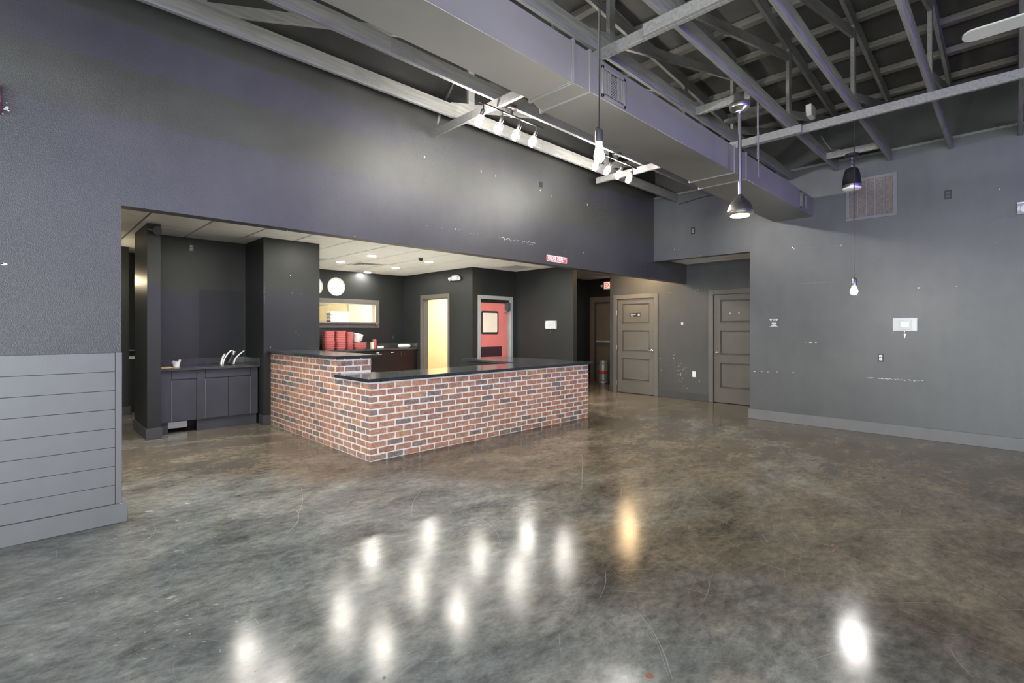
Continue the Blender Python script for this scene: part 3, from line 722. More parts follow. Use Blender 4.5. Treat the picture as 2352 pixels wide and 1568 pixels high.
for z, hw_, th_ in ((1.546, 0.032, 0.007), (1.527, 0.034, 0.008), (1.509, 0.024, 0.006), (1.487, 0.040, 0.008)):
    mb.box(-2.637-hw_, 0.004, z-th_/2, -2.637+hw_, 0.0048, z+th_/2)
for z in (1.517, 1.477): mb.box(-2.700, 0.004, z-0.0015, -2.574, 0.0046, z+0.0015)
mb.build('print_lines', 'whitesign', t)
# ORDER HERE street sign
fr = FY(YW); t = thing('street_sign', 'red ORDER HERE street sign with white border on the header', 'sign', (5.58, YW, 2.40))
MB(fr).rrect(5.352, 2.412, 5.808, 2.502, 0.012, 0.0, 0.003).build('panel', 'whitesign', t)
MB(fr).rrect(5.360, 2.419, 5.800, 2.495, 0.009, 0.003, 0.0042).build('red_field', 'redsign', t)
text('ORDER HERE', 0.094, fr, 5.548, 2.457, 0.0044, 'lettering', 'whitesign', t, sx=0.62)
text('ST', 0.036, fr, 5.755, 2.473, 0.0044, 'lettering', 'whitesign', t, sx=0.7)
# fire horn at the right edge
fr = FX(XR); t = thing('fire_alarm_horn', 'grey wall fire alarm horn with round lens and FIRE lettering', 'fire alarm', (XR, -0.09, 2.77))
MB(fr).box(0.020, 0, 2.780, 0.160, 0.035, 2.915).build('body', 'greyplate', t, bevel=0.005)
MB(fr).box(0.020, 0.035, 2.908, 0.160, 0.045, 2.922).build('top_lip', 'white', t)
MB(fr).lathe([(0.048, 0.0), (0.046, 0.010), (0.030, 0.016), (0.004, 0.018)], (0.095, 0.035, 2.845), 24, (0, 1, 0)).build('lens', 'plasticwhite', t)
text('FIRE', 0.034, fr, 0.033, 2.850, 0.0355, 'lettering', 'whitesign', t, rot=-PI/2, sx=0.9)
# exit signs
t = thing('exit_sign', 'glowing red EXIT sign on the corridor wall above the exit door', 'exit sign', (11.34, 7.70, 2.5))
fr = FX(11.34)
MB(fr).box(-7.872, 0, 2.508, -7.50, 0.05, 2.722).build('housing', 'white', t, bevel=0.006)
MB(fr).box(-7.842, 0.05, 2.530, -7.52, 0.053, 2.700).build('face', 'exitface', t)
text('EXIT', 0.175, fr, -7.682, 2.615, 0.0535, 'lettering', 'exitglow', t, sx=0.82)
MB(fr).lathe([(0.018, 0), (0.034, 0.012), (0.036, 0.05), (0.02, 0.056)], (-7.915, 0.02, 2.615), 16, (-0.35, 0.9, -0.2)).build('lamp_head', 'plasticwhite', t)
t = thing('exit_sign', 'red lit EXIT sign on the tall wall above the shiplap', 'exit sign', (-0.25, YW, 2.75))
fr = FY(YW)
MB(fr).box(-0.43, 0, 2.85, -0.092, 0.05, 3.04).build('housing', 'redsign', t, bevel=0.004)
MB(fr).box(-0.415, 0.05, 2.855, -0.095, 0.052, 3.03).build('face', 'exitface', t)
text('EXIT', 0.165, fr, -0.255, 2.942, 0.0525, 'lettering', 'exitglow', t, sx=0.8)

# ------------------------------------------------------------------ panel doors (wall facing -x)
def panel_door(name, fr, u0, u1, ztop_, hinge_left, lab, sign=False, cas=True):
    d = sempty(name, fr((u0+u1)/2, 0, 0), lab)
    mb = MB(fr); c = 0.09
    mb.box(u0-c, 0, 0, u0+0.006, 0.020, ztop_+c); mb.box(u1-0.006, 0, 0, u1+c, 0.020, ztop_+c); mb.box(u0+0.006, 0, ztop_-0.006, u1-0.006, 0.020, ztop_+c)
    mb.build('casing', 'casing', d, bevel=0.003)
    mb = MB(fr); a, b_ = u0+0.008, u1-0.008; st = 0.112; pr = -0.012
    zs = [0.012, 0.285, 0.790, 0.930, 1.415, 1.555, 2.010, ztop_-0.010]
    mb.box(a, pr-0.028, zs[0], a+st, pr, zs[7]); mb.box(b_-st, pr-0.028, zs[0], b_, pr, zs[7])
    for k in (0, 2, 4, 6): mb.box(a+st, pr-0.028, zs[k], b_-st, pr, zs[k+1])
    mb.box(a, pr-0.045, zs[0], b_, pr-0.030, zs[7])
    leaf = mb.build('leaf', 'doorpaint', d)
    for k in (1, 3, 5):
        p0, p1, q0, q1 = a+st, b_-st, zs[k], zs[k+1]
        pn = MB(fr).box(p0+0.03, pr-0.029, q0+0.03, p1-0.03, pr-0.010, q1-0.03).build('panel', 'doorpaint', leaf, bevel=0.008)
        mm = MB(fr)
        for off, wd, hh in ((0.0, 0.012, 0.006), (0.014, 0.010, -0.006)):
            m0, m1, n0, n1 = p0+off, p1-off, q0+off, q1-off
            mm.box(m0, pr-0.02, n0, m0+wd, pr+hh, n1); mm.box(m1-wd, pr-0.02, n0, m1, pr+hh, n1)
            mm.box(m0+wd, pr-0.02, n0, m1-wd, pr+hh, n0+wd); mm.box(m0+wd, pr-0.02, n1-wd, m1-wd, pr+hh, n1)
        mm.build('moulding', 'doorpaint', leaf, bevel=0.002)
    s = 1 if hinge_left else -1
    uh = (b_-0.062) if hinge_left else (a+0.062)
    h = MB(fr).lathe([(0.034, 0.0), (0.034, 0.010), (0.024, 0.018), (0.012, 0.020), (0.012, 0.050)], (uh, pr, 0.975), 20, (0, 1, 0)).build('lever_handle', 'chrome', d)
    MB(fr).tube([(uh, pr+0.048, 0.975), (uh-s*0.03, pr+0.052, 0.978), (uh-s*0.115, pr+0.050, 0.972)], [0.011, 0.009, 0.008], 8).build('lever', 'chrome', h)
    ue = u0+0.003 if hinge_left else u1-0.003
    for z in (0.22, 1.02, 1.80): MB(fr).tube([(ue, 0.016, z-0.05), (ue, 0.016, z+0.05)], 0.0085, 8).build('hinge', 'satin', d)
    if sign:
        sg = MB(fr).box(-6.030, pr-0.010, 1.708, -5.782, pr-0.006, 1.790).build('sign', 'black', d)
        text('Employees', 0.036, fr, -6.020, 1.762, pr-0.0055, 'lettering', 'whitesign', sg, align='LEFT', sx=0.80)
        text('Only', 0.036, fr, -6.020, 1.728, pr-0.0055, 'lettering', 'whitesign', sg, align='LEFT', sx=0.80)
        mb = MB(fr); mb.lathe([(0.030, 0.0), (0.030, 0.0008)], (-5.818, pr-0.006, 1.749), 20, (0, 1, 0)); mb.build('symbol', 'greyplate', sg)
        mb = MB(fr); mb.rrect(-5.824, 1.727, -5.808, 1.771, 0.006, pr-0.0052, pr-0.0046); mb.build('symbol_hand', 'whitesign', sg)
    return d
panel_door('door_1', FX(XA), -6.372, -5.431, 2.115, True, 'grey three-panel door with small black sign and lever handle', True)
d2 = panel_door('door_2', FX(XA), -4.159, -3.22, 2.115, False, 'grey three-panel door partly hidden by the right wall')
mb = MB(FX(XA))
for u, z in ((-3.84, 1.735), (-3.675, 1.745)): mb.rrect(u-0.010, z-0.016, u+0.010, z+0.016, 0.006, -0.0225, -0.019)
mb.build('adhesive_pad', 'chip', d2)
# exit door at the corridor end
fr = FX(11.35); d = sempty('door_3', (11.35, 7.75, 0), 'brown flush exit door with a steel push bar')
mb = MB(fr); u0, u1, zt = -8.22, -7.28, 2.18
mb.box(u0-0.13, 0, 0, u0+0.006, 0.025, zt+0.14); mb.box(u1-0.006, 0, 0, u1+0.13, 0.025, zt+0.14); mb.box(u0+0.006, 0, zt-0.006, u1-0.006, 0.025, zt+0.14)
mb.build('casing', 'exitdoor', d, bevel=0.004)
mb = MB(fr); mb.box(u0+0.006, -0.02, 0, u0+0.04, 0.004, zt-0.006); mb.box(u0+0.04, -0.02, zt-0.04, u1, 0.004, zt-0.006); mb.build('frame', 'trimdark', d)
MB(fr).box(u0+0.045, -0.06, 0.01, u1-0.01, -0.03, zt-0.045).build('leaf', 'exitdoor', d, bevel=0.002)
p = MB(fr).box(u0+0.08, -0.03, 1.06, u1-0.04, 0.035, 1.125).build('push_bar', 'barsteel', d, bevel=0.006)
MB(fr).box(u0+0.30, -0.03, 1.052, u0+0.33, 0.042, 1.133).build('bar_bracket', 'satin', p)
# red kitchen door
fr = FY(8.44); d = sempty('door_4', (7.82, 8.44, 0), 'red swing door with window and dark kick plate in a steel frame')
mb = MB(fr); u0, u1, zt = 7.35, 8.29, 2.115
mb.box(u0-0.08, 0, 0, u0, 0.012, zt+0.085); mb.box(u1, 0, 0, u1+0.09, 0.012, zt+0.085); mb.box(u0, 0, zt, u1, 0.012, zt+0.085)
mb.box(u0-0.002, -0.14, 0, u0+0.012, 0.002, zt); mb.box(u1-0.012, -0.14, 0, u1+0.002, 0.002, zt)
fm = mb.build('steel_frame', 'frame_grey', d, bevel=0.002)
for z in (0.35, 0.9, 1.35, 1.8, 2.12):
    for u in (u0-0.045, u1+0.05): MB(fr).lathe([(0.007, 0), (0.006, 0.003), (0.002, 0.004)], (u, 0.012, z), 8, (0, 1, 0)).build('screw', 'steel', fm)
leaf = MB(fr).box(u0+0.018, -0.09, 0.012, u1-0.055, -0.05, zt-0.075).build('leaf', 'reddoor', d, bevel=0.006)
wf = MB(fr); wf.rrect(7.418, 1.318, 7.945, 1.848, 0.05, -0.052, -0.038, 5); o = wf.build('window_gasket', 'blackmatte', leaf)
MB(fr).rrect(7.458, 1.362, 7.905, 1.804, 0.02, -0.040, -0.036).build('window_pane', 'winpane', leaf)
MB(fr).box(7.390, -0.052, 0.80, 8.055, -0.044, 1.03).build('kick_plate', 'kick', leaf, bevel=0.002)
MB(fr).box(u0+0.014, -0.12, zt-0.072, u1-0.012, -0.03, zt-0.002).build('head_gap', 'black', d)
hg = MB(fr); hg.rrect(8.155, 1.865, 8.265, 2.06, 0.02, -0.05, 0.045); o = hg.build('spring_hinge', 'signdark', d, bevel=0.004)
MB(fr).box(8.135, -0.045, 1.835, 8.255, 0.02, 1.870).build('hinge_bracket', 'steel', o, bevel=0.003)
# open doorway casing in the partition
fr = FX(7.12); d = sempty('door_5', (7.12, 9.83, 0), 'taupe cased open doorway into the cream room')
mb = MB(fr); u0, u1, zt = -10.33, -9.324, 2.17
mb.box(u0-0.105, 0, 0, u0, 0.018, zt+0.10); mb.box(u1, 0, 0, u1+0.07, 0.018, zt+0.10); mb.box(u0, 0, zt, u1, 0.018, zt+0.10)
mb.build('casing', 'casing', d, bevel=0.003)
mb = MB(fr); mb.box(u0, -0.14, 0, u0+0.015, 0.0, zt); mb.box(u1-0.015, -0.14, 0, u1, 0.0, zt); mb.box(u0+0.015, -0.14, zt-0.015, u1-0.015, 0.0, zt)
mb.build('jamb', 'casing', d)
# serving hatch
fr = FY(11.2); d = sempty('window_6', (5.3, 11.2, 1.5), 'taupe framed serving hatch into the lit back kitchen')
mb = MB(fr); mb.box(4.2, 0, 2.045, 6.40, 0.018, 2.15); mb.box(6.30, 0, 1.585, 6.40, 0.018, 2.045); mb.box(4.2, 0, 1.462, 6.40, 0.018, 1.585); mb.box(4.2, 0, 1.585, 4.3, 0.018, 2.045)
mb.build('casing', 'casing', d, bevel=0.003)
mb = MB(fr); mb.box(6.288, -0.14, 1.585, 6.30, 0.0, 2.045); mb.box(4.3, -0.14, 1.585, 4.312, 0, 2.045); mb.box(4.3, -0.14, 2.033, 6.30, 0, 2.045); mb.build('jamb', 'creamlight', d)
sh = MB(fr).box(4.31, -0.16, 1.573, 6.345, 0.10, 1.60).build('steel_shelf', 'steel', d, bevel=0.003)
mb = MB(fr); mb.box(6.27, 0.0, 1.53, 6.30, 0.09, 1.572); mb.build('shelf_bracket', 'satin', sh)
# back kitchen details
tag(MB().box(3.9, 12.2, 2.04, 5.55, 12.9, 2.9).build('extractor_hood', 'creamlight', bevel=0.01), 'beige boxy hood seen through the serving hatch', 'extractor hood')
tag(MB().box(6.72, 13.485, 0.1, 8.0, 13.5, 2.88).build('wall_panel', 'creamlight', bevel=0.002), 'paler smooth wall panel seen through the serving hatch', 'wall panel')
for (x, y) in ((5.2, 12.4), (8.4, 10.0), (8.2, 12.4)):
    t = thing('ceiling_light_panel', 'bright square ceiling panel in the back kitchen', 'ceiling light', (x, y, 2.86), 'back kitchen ceiling panels')
    MB().box(x-0.31, y-0.31, 2.875, x+0.31, y+0.31, 2.90).build('frame', 'white', t)
    MB().box(x-0.28, y-0.28, 2.868, x+0.28, y+0.28, 2.875).build('diffuser', 'kitchenlight', t)

# ------------------------------------------------------------------ brick bar
BL, BH, BJ = 0.197, 0.0552, 0.0155; PU, PZ = BL+0.0175, BH+BJ
brick_mesh = []
rng = random.Random(3)
for k in range(10):
    L, H = BL/2, BH/2; j = lambda a: rng.uniform(-1.4*a, 1.4*a)
    ring = [(-L+0.004, -H+j(.002)), (0+j(.03), -H+j(.0025)), (L-0.004, -H+j(.002)), (L+j(.002), 0+j(.01)), (L-0.004, H+j(.002)), (0+j(.03), H+j(.0025)), (-L+0.004, H+j(.002)), (-L+j(.002), 0+j(.01))]
    fr_ = [(u*0.984, z*0.95) for u, z in ring]
    vs = [(u, 0.0, z) for u, z in fr_] + [(u, 0.0025, z) for u, z in ring] + [(u, 0.034, z) for u, z in ring]
    fs = [tuple(range(8))] + [(i, i+8, (i+1) % 8+8, (i+1) % 8) for i in range(8)] + [(i+8, i+16, (i+1) % 8+16, (i+1) % 8+8) for i in range(8)]
    me = MB().add(vs, fs).mesh('brick', smooth=False); me.materials.append(M['brick']); brick_mesh.append(me)
def lay(pick, fr, u_min, length, z0, z1, off_even, off_odd, rot):
    """courses from the floor up; fr maps (u, w, z); pick(u, z) names the bar a brick belongs to, or None"""
    n = 0
    while True:
        a = 0.006 + n*PZ; c = n; n += 1
        if a >= 1.075: break
        u = -(off_even if c % 2 == 0 else off_odd)*PU
        while u < length:
            s, e = max(u, u_min), min(u+BL, length); u += PU
            if e-s < 0.02: continue
            parent = pick((s+e)/2, a)
            if parent is None: continue
            a1, b1 = max(a, z0(parent)), min(a+BH, z1(parent))
            if b1-a1 < 0.008: continue
            o = bpy.data.objects.new('brick', rng.choice(brick_mesh)); COL.objects.link(o); o.parent = parent
            p = Vector(fr((s+e)/2, rng.uniform(-0.0015, 0.002), (a1+b1)/2))
            o.location = p - wloc(parent)
            o.scale = ((e-s)/BL, 1, (b1-a1)/BH)
            o.rotation_euler = (rng.uniform(-.008, .008), rng.uniform(-.008, .008), rot)
BX, BY, BXE, BYS, BYE = 2.69, 4.90, 6.61, 5.69, 7.898
tL = thing('brick_counter', 'lower red brick counter base with pale mortar below the long black top', 'bar counter', (4.6, 5.2, 0))
tag(tL, tL['label'], 'bar counter')
mb = MB(); mb.box(BX+0.0042, BY+0.0042, 0, BXE-0.004, BY+0.15, 0.862); mb.box(BX+0.0042, BY+0.15, 0, BX+0.15, BYS-0.002, 0.862); mb.box(BXE-0.15, BY+0.15, 0, BXE-0.009, 6.95, 0.862)
mb.build('mortar_wall', 'mortar', tL)
MB().box(5.75, 5.52, 0, 6.45, 6.94, 0.85).build('cabinet_back', 'cabdark', tL)
tU = thing('brick_bar', 'raised red brick bar wall running to the dark pier', 'bar counter', (2.9, 6.8, 0))
mb = MB(); mb.box(BX+0.0042, BYS+0.0042, 0, 3.136, BYE, 1.082); mb.build('mortar_wall', 'mortar', tU)
ztp = lambda p: 0.862 if p == tL else 1.082
zbt = lambda p: 0.0
lay(lambda u, z: tL, lambda u, w_, z: (BX+u, BY-w_, z), 0.0, BXE-BX, zbt, ztp, 0.0, 0.5, 0.0)
# left face: u counts from the front corner along +y
lay(lambda u, z: (tL if BY+u < BYS else tU) if z < 0.86 else (tU if BY+u > BYS+0.05 else None), lambda u, w_, z: (BX-w_, BY+u, z), 0.0345, BYE-BY, zbt, ztp, 0.5, 0.0, -PI/2)
lay(lambda u, z: tU if z > 0.86 else None, lambda u, w_, z: (BX+u, BYS-w_, z), 0.0, 3.14-BX, lambda p: 0.903, ztp, 0.0, 0.5, 0.0)
t = MB().prism([(2.635, 4.84), (6.681, 4.84), (6.681, 7.0), (5.66, 7.0), (5.66, 5.56), (3.16, 5.56), (3.16, 5.648), (2.635, 5.648)], 'z', 0.866, 0.902).build('countertop', 'granite', bevel=0.004, seg=2)
tag(t, 'long low L-shaped polished black stone top on the brick counter', 'countertop')
t = MB().box(2.635, 5.598, 1.086, 3.19, 7.896, 1.118).build('countertop', 'granite', bevel=0.004, seg=2)
tag(t, 'short raised polished black stone top on the brick bar', 'countertop')

# ------------------------------------------------------------------ drinks niche cabinet
fr = FY(8.10); t = thing('base_cabinet', 'worn blue-black base cabinet in the drinks niche with missing toe board', 'cabinet', (1.95, 8.4, 0))
mb = MB(); mb.box(1.333, 8.12, 0.16, 2.572, 8.745, 0.862); mb.build('body', 'cabinet', t)
def slab(u0, z0, u1, z1, nm='door', mat='cabinet', par=None, w0=-0.02, w1=0.0): return MB(fr).box(u0, w0, z0, u1, w1, z1).build(nm, mat, par or t, bevel=0.0015)
slab(1.333, 0.163, 1.468, 0.862, 'filler'); slab(1.772, 0.163, 1.872, 0.862, 'filler'); slab(2.474, 0.163, 2.572, 0.862, 'filler')
slab(1.472, 0.745, 1.768, 0.858, 'drawer_front'); slab(1.876, 0.745, 2.470, 0.858, 'drawer_front')
slab(1.476, 0.168, 1.765, 0.732, w0=-0.02, w1=0.006); slab(1.880, 0.168, 2.166, 0.732, w0=-0.02, w1=0.006); slab(2.170, 0.168, 2.464, 0.732, w0=-0.02, w1=0.006)
mb = MB(fr)
for u in (1.470, 1.874, 2.468): mb.box(u-0.003, 0.0, 0.168, u+0.004, 0.007, 0.73)
mb.build('edge_strip', 'trimpaint', t)
mb = MB(fr); mb.box(1.345, -0.045, 0.0, 1.435, -0.03, 0.16); mb.build('toe_board', 'cabinet', t); MB(fr).box(1.775, -0.045, 0.0, 2.56, -0.03, 0.16).build('toe_board', 'cabinet', t)
MB().box(1.36, 8.70, 0.0, 2.56, 8.745, 0.16).build('back_board', 'black', t)
t = thing('niche_countertop', 'grey laminate worktop with backsplash in the drinks niche', 'countertop', (1.95, 8.4, 0.86))
MB().box(1.318, 8.055, 0.864, 2.587, 8.747, 0.900).build('top', 'laminate', t, bevel=0.003)
MB().box(1.318, 8.728, 0.900, 2.587, 8.748, 0.995).build('backsplash', 'laminate', t, bevel=0.002); MB().box(2.568, 8.06, 0.900, 2.588, 8.728, 0.995).build('side_splash', 'laminate', t, bevel=0.002)
tag(MB().box(1.46, 8.30, 0.04, 1.70, 8.55, 0.145).build('white_carton', 'whitefoam', bevel=0.01), 'white box lying on the floor under the niche cabinet', 'box')
# items on the niche worktop
cx, cy = 1.565, 8.30
t = thing('paper_cup', 'crumpled white paper cup with torn rim on the niche worktop', 'cup', (cx, cy, 0.901))
mb = MB(); n = 18; r2 = random.Random(5); vs = []; 
for z, r in ((0.901, 0.034), (0.93, 0.040), (0.96, 0.046)): vs += [(cx+r*math.cos(2*PI*k/n), cy+r*math.sin(2*PI*k/n), z) for k in range(n)]
vs += [(cx+(0.052+r2.uniform(-.006,.012))*math.cos(2*PI*k/n), cy+(0.052+r2.uniform(-.006,.012))*math.sin(2*PI*k/n), 0.985+r2.uniform(-.012,.018)) for k in range(n)]
vs += [(cx+0.044*math.cos(2*PI*k/n), cy+0.044*math.sin(2*PI*k/n), 0.965) for k in range(n)]
fs = [(i*n+k, i*n+(k+1) % n, (i+1)*n+(k+1) % n, (i+1)*n+k) for i in range(4) for k in range(n)] + [tuple(range(n-1, -1, -1))]
mb.add(vs, fs).build('shell', 'whitefoam', t)
MB().lathe([(0.042, 0.955), (0.044, 0.975), (0.012, 0.982)], (cx, cy, 0), 14).build('dark_contents', 'blackmatte', t)
tag(MB().box(1.36, 8.12, 0.9005, 1.50, 8.34, 0.912).build('cardboard_sheet', 'cardboard', bevel=0.002), 'flat brown cardboard piece beside the crumpled paper cup', 'cardboard')
tx, ty = 2.235, 8.36
ax = Vector((0.42, 0.05, 1)).normalized()
t = thing('drink_dispenser_tube', 'black tilted tube with ringed mouth leaning between white strips', 'tube', (tx, ty, 0.901))
MB().lathe([(0.040, 0.024), (0.040, 0.15), (0.030, 0.165)], (tx, ty, 0.895), 16, ax).build('body', 'black', t)
MB().lathe([(0.030, 0.165), (0.030, 0.205), (0.026, 0.215)], (tx, ty, 0.895), 16, ax).build('neck', 'gunmetal', t)
MB().lathe([(0.033, 0.213), (0.033, 0.222), (0.018, 0.222)], (tx, ty, 0.895), 16, ax).build('ring', 'whitefoam', t)
for k, (bx_, lean, hh) in enumerate(((2.125, 0.05, 0.165), (2.150, 0.115, 0.215), (2.30, 0.16, 0.20))):
    pts = [(bx_+lean*s*s*(1 if k < 2 else 0.9), ty-0.06+0.01*k, 0.906+hh*s) for s in (0, 0.25, 0.5, 0.75, 1.0)]
    mb = MB(); vs = []; 
    for (x, y, z) in pts: vs += [(x-0.007, y-0.025, z), (x+0.007, y-0.025, z), (x+0.007, y+0.025, z), (x-0.007, y+0.025, z)]
    fs = [(i*4+a, i*4+(a+1) % 4, i*4+4+(a+1) % 4, i*4+4+a) for i in range(4) for a in range(4)] + [(3,2,1,0), (16,17,18,19)]
    o = mb.add(vs, fs).build('white_strip', 'whitefoam', bevel=0.002)
    tag(o, ['short curved white strip standing left of the black tube', 'tall curved white strip against the black tube', 'curved white strip leaning right of the black tube'][k], 'plastic strip')
# darker repainted patch on the niche wall
(pa, za), (pb, zb_) = pix_y0(8.75, 456, 664), pix_y0(8.75, 559, 826)
MB(FY(8.75)).box(pa, 0.0, zb_, pb, 0.0006, za).build('paint_patch', 'patch', bpy.data.objects['wall_niche'], smooth=False)
# small ceiling speaker on the wing wall
t = thing('surround_speaker', 'small black speaker bracketed at the top of the slim wing wall', 'speaker', (1.23, 7.82, 2.66))
MB().tube([(1.235, 7.905, 2.775), (1.235, 7.84, 2.775), (1.235, 7.82, 2.75)], 0.010, 6).build('bracket', 'black', t)
MB().lathe([(0.050, -0.07), (0.062, -0.06), (0.066, 0.03), (0.060, 0.05)], (1.235, 7.80, 2.715), 16, (0.35, -0.8, -0.18)).build('body', 'black', t)
MB().lathe([(0.058, 0.0501), (0.05, 0.058), (0.005, 0.060)], (1.235, 7.80, 2.715), 16, (0.35, -0.8, -0.18)).build('grille', 'blackmatte', t)

# ------------------------------------------------------------------ back counter
t = thing('base_cabinet', 'dark espresso wood cabinet run below the serving hatch', 'cabinet', (5.4, 10.9, 0)); fr = FY(10.58)
MB().box(3.46, 10.60, 0.10, 7.118, 11.195, 0.925).build('body', 'espresso', t); MB().box(3.46, 10.66, 0, 7.118, 11.19, 0.10).build('plinth', 'cabdark', t)
edges = [3.50, 4.40, 4.60, 5.20, 5.828, 6.197, 6.671, 7.055]
for a, b_ in zip(edges[:-1], edges[1:]):
    if a == 5.828 or a == 5.20:
        dr = MB(fr).box(a+0.003, -0.02, 0.755, b_-0.003, 0.0, 0.918).build('drawer', 'espresso', t, bevel=0.002)
        MB(fr).tube([((a+b_)/2-0.085, 0.022, 0.835), ((a+b_)/2+0.085, 0.022, 0.835)], 0.007, 8).build('handle', 'chrome', dr)
        MB(fr).box((a+b_)/2-0.035, 0.0, 0.865, (a+b_)/2+0.035, 0.002, 0.882).build('label_tag', 'whitefoam', dr)
        MB(fr).box(a+0.003, -0.02, 0.11, b_-0.003, 0.0, 0.748).build('door', 'espresso', t, bevel=0.002)
    else:
        dr = MB(fr).box(a+0.003, -0.02, 0.11, b_-0.003, 0.0, 0.918).build('door', 'espresso', t, bevel=0.002)
        uh = b_-0.045 if a < 6.6 else a+0.045
        MB(fr).tube([(uh, 0.0, 0.765), (uh, 0.03, 0.775), (uh, 0.03, 0.870), (uh, 0.0, 0.880)], 0.008, 8).build('handle', 'chrome', dr)
        if 6.1 < a < 6.3: MB(fr).box(a+0.16, 0.0, 0.865, a+0.24, 0.002, 0.882).build('label_tag', 'whitefoam', dr)
t = thing('back_countertop', 'dark grey laminate worktop below the serving hatch', 'countertop', (5.4, 10.9, 0.93))
MB().box(3.45, 10.55, 0.927, 7.119, 11.198, 0.965).build('top', 'laminate', t, bevel=0.003)
MB().box(3.45, 11.178, 0.965, 7.119, 11.199, 1.075).build('backsplash', 'laminate', t, bevel=0.002); MB().box(7.098, 10.56, 0.965, 7.1195, 11.178, 1.075).build('side_splash', 'laminate', t, bevel=0.002)
# red baskets
def basket_mesh(a, b_, h):
    mb = MB(); n = 24
    def ring(s, z): 
        return [(s*a*math.copysign(abs(math.cos(t))**0.55, math.cos(t)), s*b_*math.copysign(abs(math.sin(t))**0.55, math.sin(t)), z) for t in (2*PI*k/n for k in range(n))]
    R = [ring(0.82, 0.0), ring(0.88, h*0.4), ring(0.96, h*0.8), ring(1.0, h), ring(0.985, h+0.006), ring(0.94, h+0.004), ring(0.86, h*0.5), ring(0.80, 0.004)]
    vs = [p for r in R for p in r]; fs = [(i*n+k, i*n+(k+1) % n, (i+1)*n+(k+1) % n, (i+1)*n+k) for i in range(7) for k in range(n)]
    fs += [tuple(range(n-1, -1, -1)), tuple(range(7*n, 8*n))]
    me = mb.add(vs, fs).mesh('serving_basket'); me.materials.append(M['red']); return me
bm1 = basket_mesh(0.13, 0.115, 0.055); bm2 = basket_mesh(0.085, 0.11, 0.05); bm3 = basket_mesh(0.165, 0.12, 0.06)
rb = random.Random(11)
def stack(me, x, y, n, step, lab, grp):
    for k in range(n):
        o = bpy.data.objects.new('serving_basket', me); COL.objects.link(o)
        o.location = (x+rb.uniform(-.003,.003), y+rb.uniform(-.003,.003), 0.9655+k*step); o.rotation_euler = (0, 0, rb.uniform(-.05,.05))
        tag(o, lab, 'basket', grp)
stack(bm1, 4.915, 10.82, 10, 0.041, 'red plastic serving basket in the tall stack nearest the pier', 'baskets in the stack by the pier')
stack(bm1, 5.178, 10.82, 10, 0.041, 'red plastic serving basket in the middle tall stack', 'baskets in the middle stack')
stack(bm2, 5.402, 10.82, 9, 0.043, 'red plastic serving basket in the slim stack beside the white bowls', 'baskets in the slim stack')
stack(bm3, 5.655, 10.82, 3, 0.040, 'red plastic serving basket in the low stack under the white bowls', 'baskets in the low stack')
# white bowls
n = 20
me = MB().lathe([(0.05, 0.0), (0.07, 0.004), (0.105, 0.075), (0.112, 0.085), (0.108, 0.085), (0.068, 0.012), (0.004, 0.010)], (0, 0, 0), 24).mesh('white_bowl'); me.materials.append(M['whitefoam'])
axb = Vector((0.14, -0.20, 1)).normalized(); qb = Vector((0,0,1)).rotation_difference(axb)
for k in range(6):
    o = bpy.data.objects.new('white_bowl', me); COL.objects.link(o)
    o.rotation_mode = 'QUATERNION'; o.rotation_quaternion = qb; o.location = Vector((5.60, 10.82, 1.128)) + axb*0.022*k
    tag(o, 'white bowl in the tilted stack on the low red baskets', 'bowl', 'white bowls stacked on the baskets')
t = MB().box(5.92, 10.72, 0.9655, 5.99, 10.79, 1.12).build('carton_cup', 'cream', bevel=0.004); tag(t, 'pale upright carton beside the low red baskets', 'carton')
t = MB().prism([(0.9655+0.0, 0), (0.9655, 0.1)], 'x', 0, 0.001) if False else None
t = MB(FY(10.80)).rrect(5.985, 0.9655, 6.075, 1.185, 0.02, 0.0, 0.045).build('red_scoop', 'red', bevel=0.006); tag(t, 'upright red plastic caddy behind the pale carton', 'caddy')
t = MB().tube([(6.06, 10.68, 1.000), (6.20, 10.66, 1.000)], 0.034, 14).build('paper_roll', 'whitefoam'); tag(t, 'small white paper roll beside the red caddy', 'paper roll')
t = MB().tube([(6.76, 10.90, 1.012), (6.80, 10.89, 1.014), (7.02, 10.84, 1.014), (7.06, 10.83, 1.0)], [0.034, 0.046, 0.046, 0.030], 16).build('plastic_bag_roll', 'whitefoam'); tag(t, 'rolled white bag lying near the counter corner', 'bag roll')
t = MB().tube([(4.67, 11.0, 0.966), (4.67, 11.0, 1.05), (4.69, 10.96, 1.09), (4.72, 10.86, 1.09), (4.73, 10.83, 1.06)], 0.012, 8).build('water_tap', 'chrome'); tag(t, 'small chrome tap between the pier and the red baskets', 'tap')
# hatch boxes
for k in range(3):
    z = 1.601+k*0.082
    t = thing('takeout_box', ['lowest', 'middle', 'topmost'][k]+' white foam takeout box on the hatch shelf', 'takeout box', (5.33, 11.22, z), 'foam boxes on the hatch shelf')
    def tray(za, zb, s0, s1):
        a, b_ = 0.235, 0.115
        return MB().add([(5.33+s*a*sg, 11.22+s*b_*sh_, z_) for z_, s in ((za, s0), (zb, s1)) for sg, sh_ in ((-1,-1),(1,-1),(1,1),(-1,1))],
                        [(3,2,1,0),(4,5,6,7),(0,1,5,4),(1,2,6,5),(2,3,7,6),(3,0,4,7)])
    tray(z, z+0.036, 0.93, 1.0).build('base', 'whitefoam', t, bevel=0.004)
    MB().box(5.33-0.245, 11.22-0.122, z+0.036, 5.33+0.245, 11.22+0.12, z+0.042).build('hinge_rim', 'whitefoam', t, bevel=0.002)
    tray(z+0.042, z+0.080, 1.0, 0.92).build('lid', 'whitefoam', t, bevel=0.004)
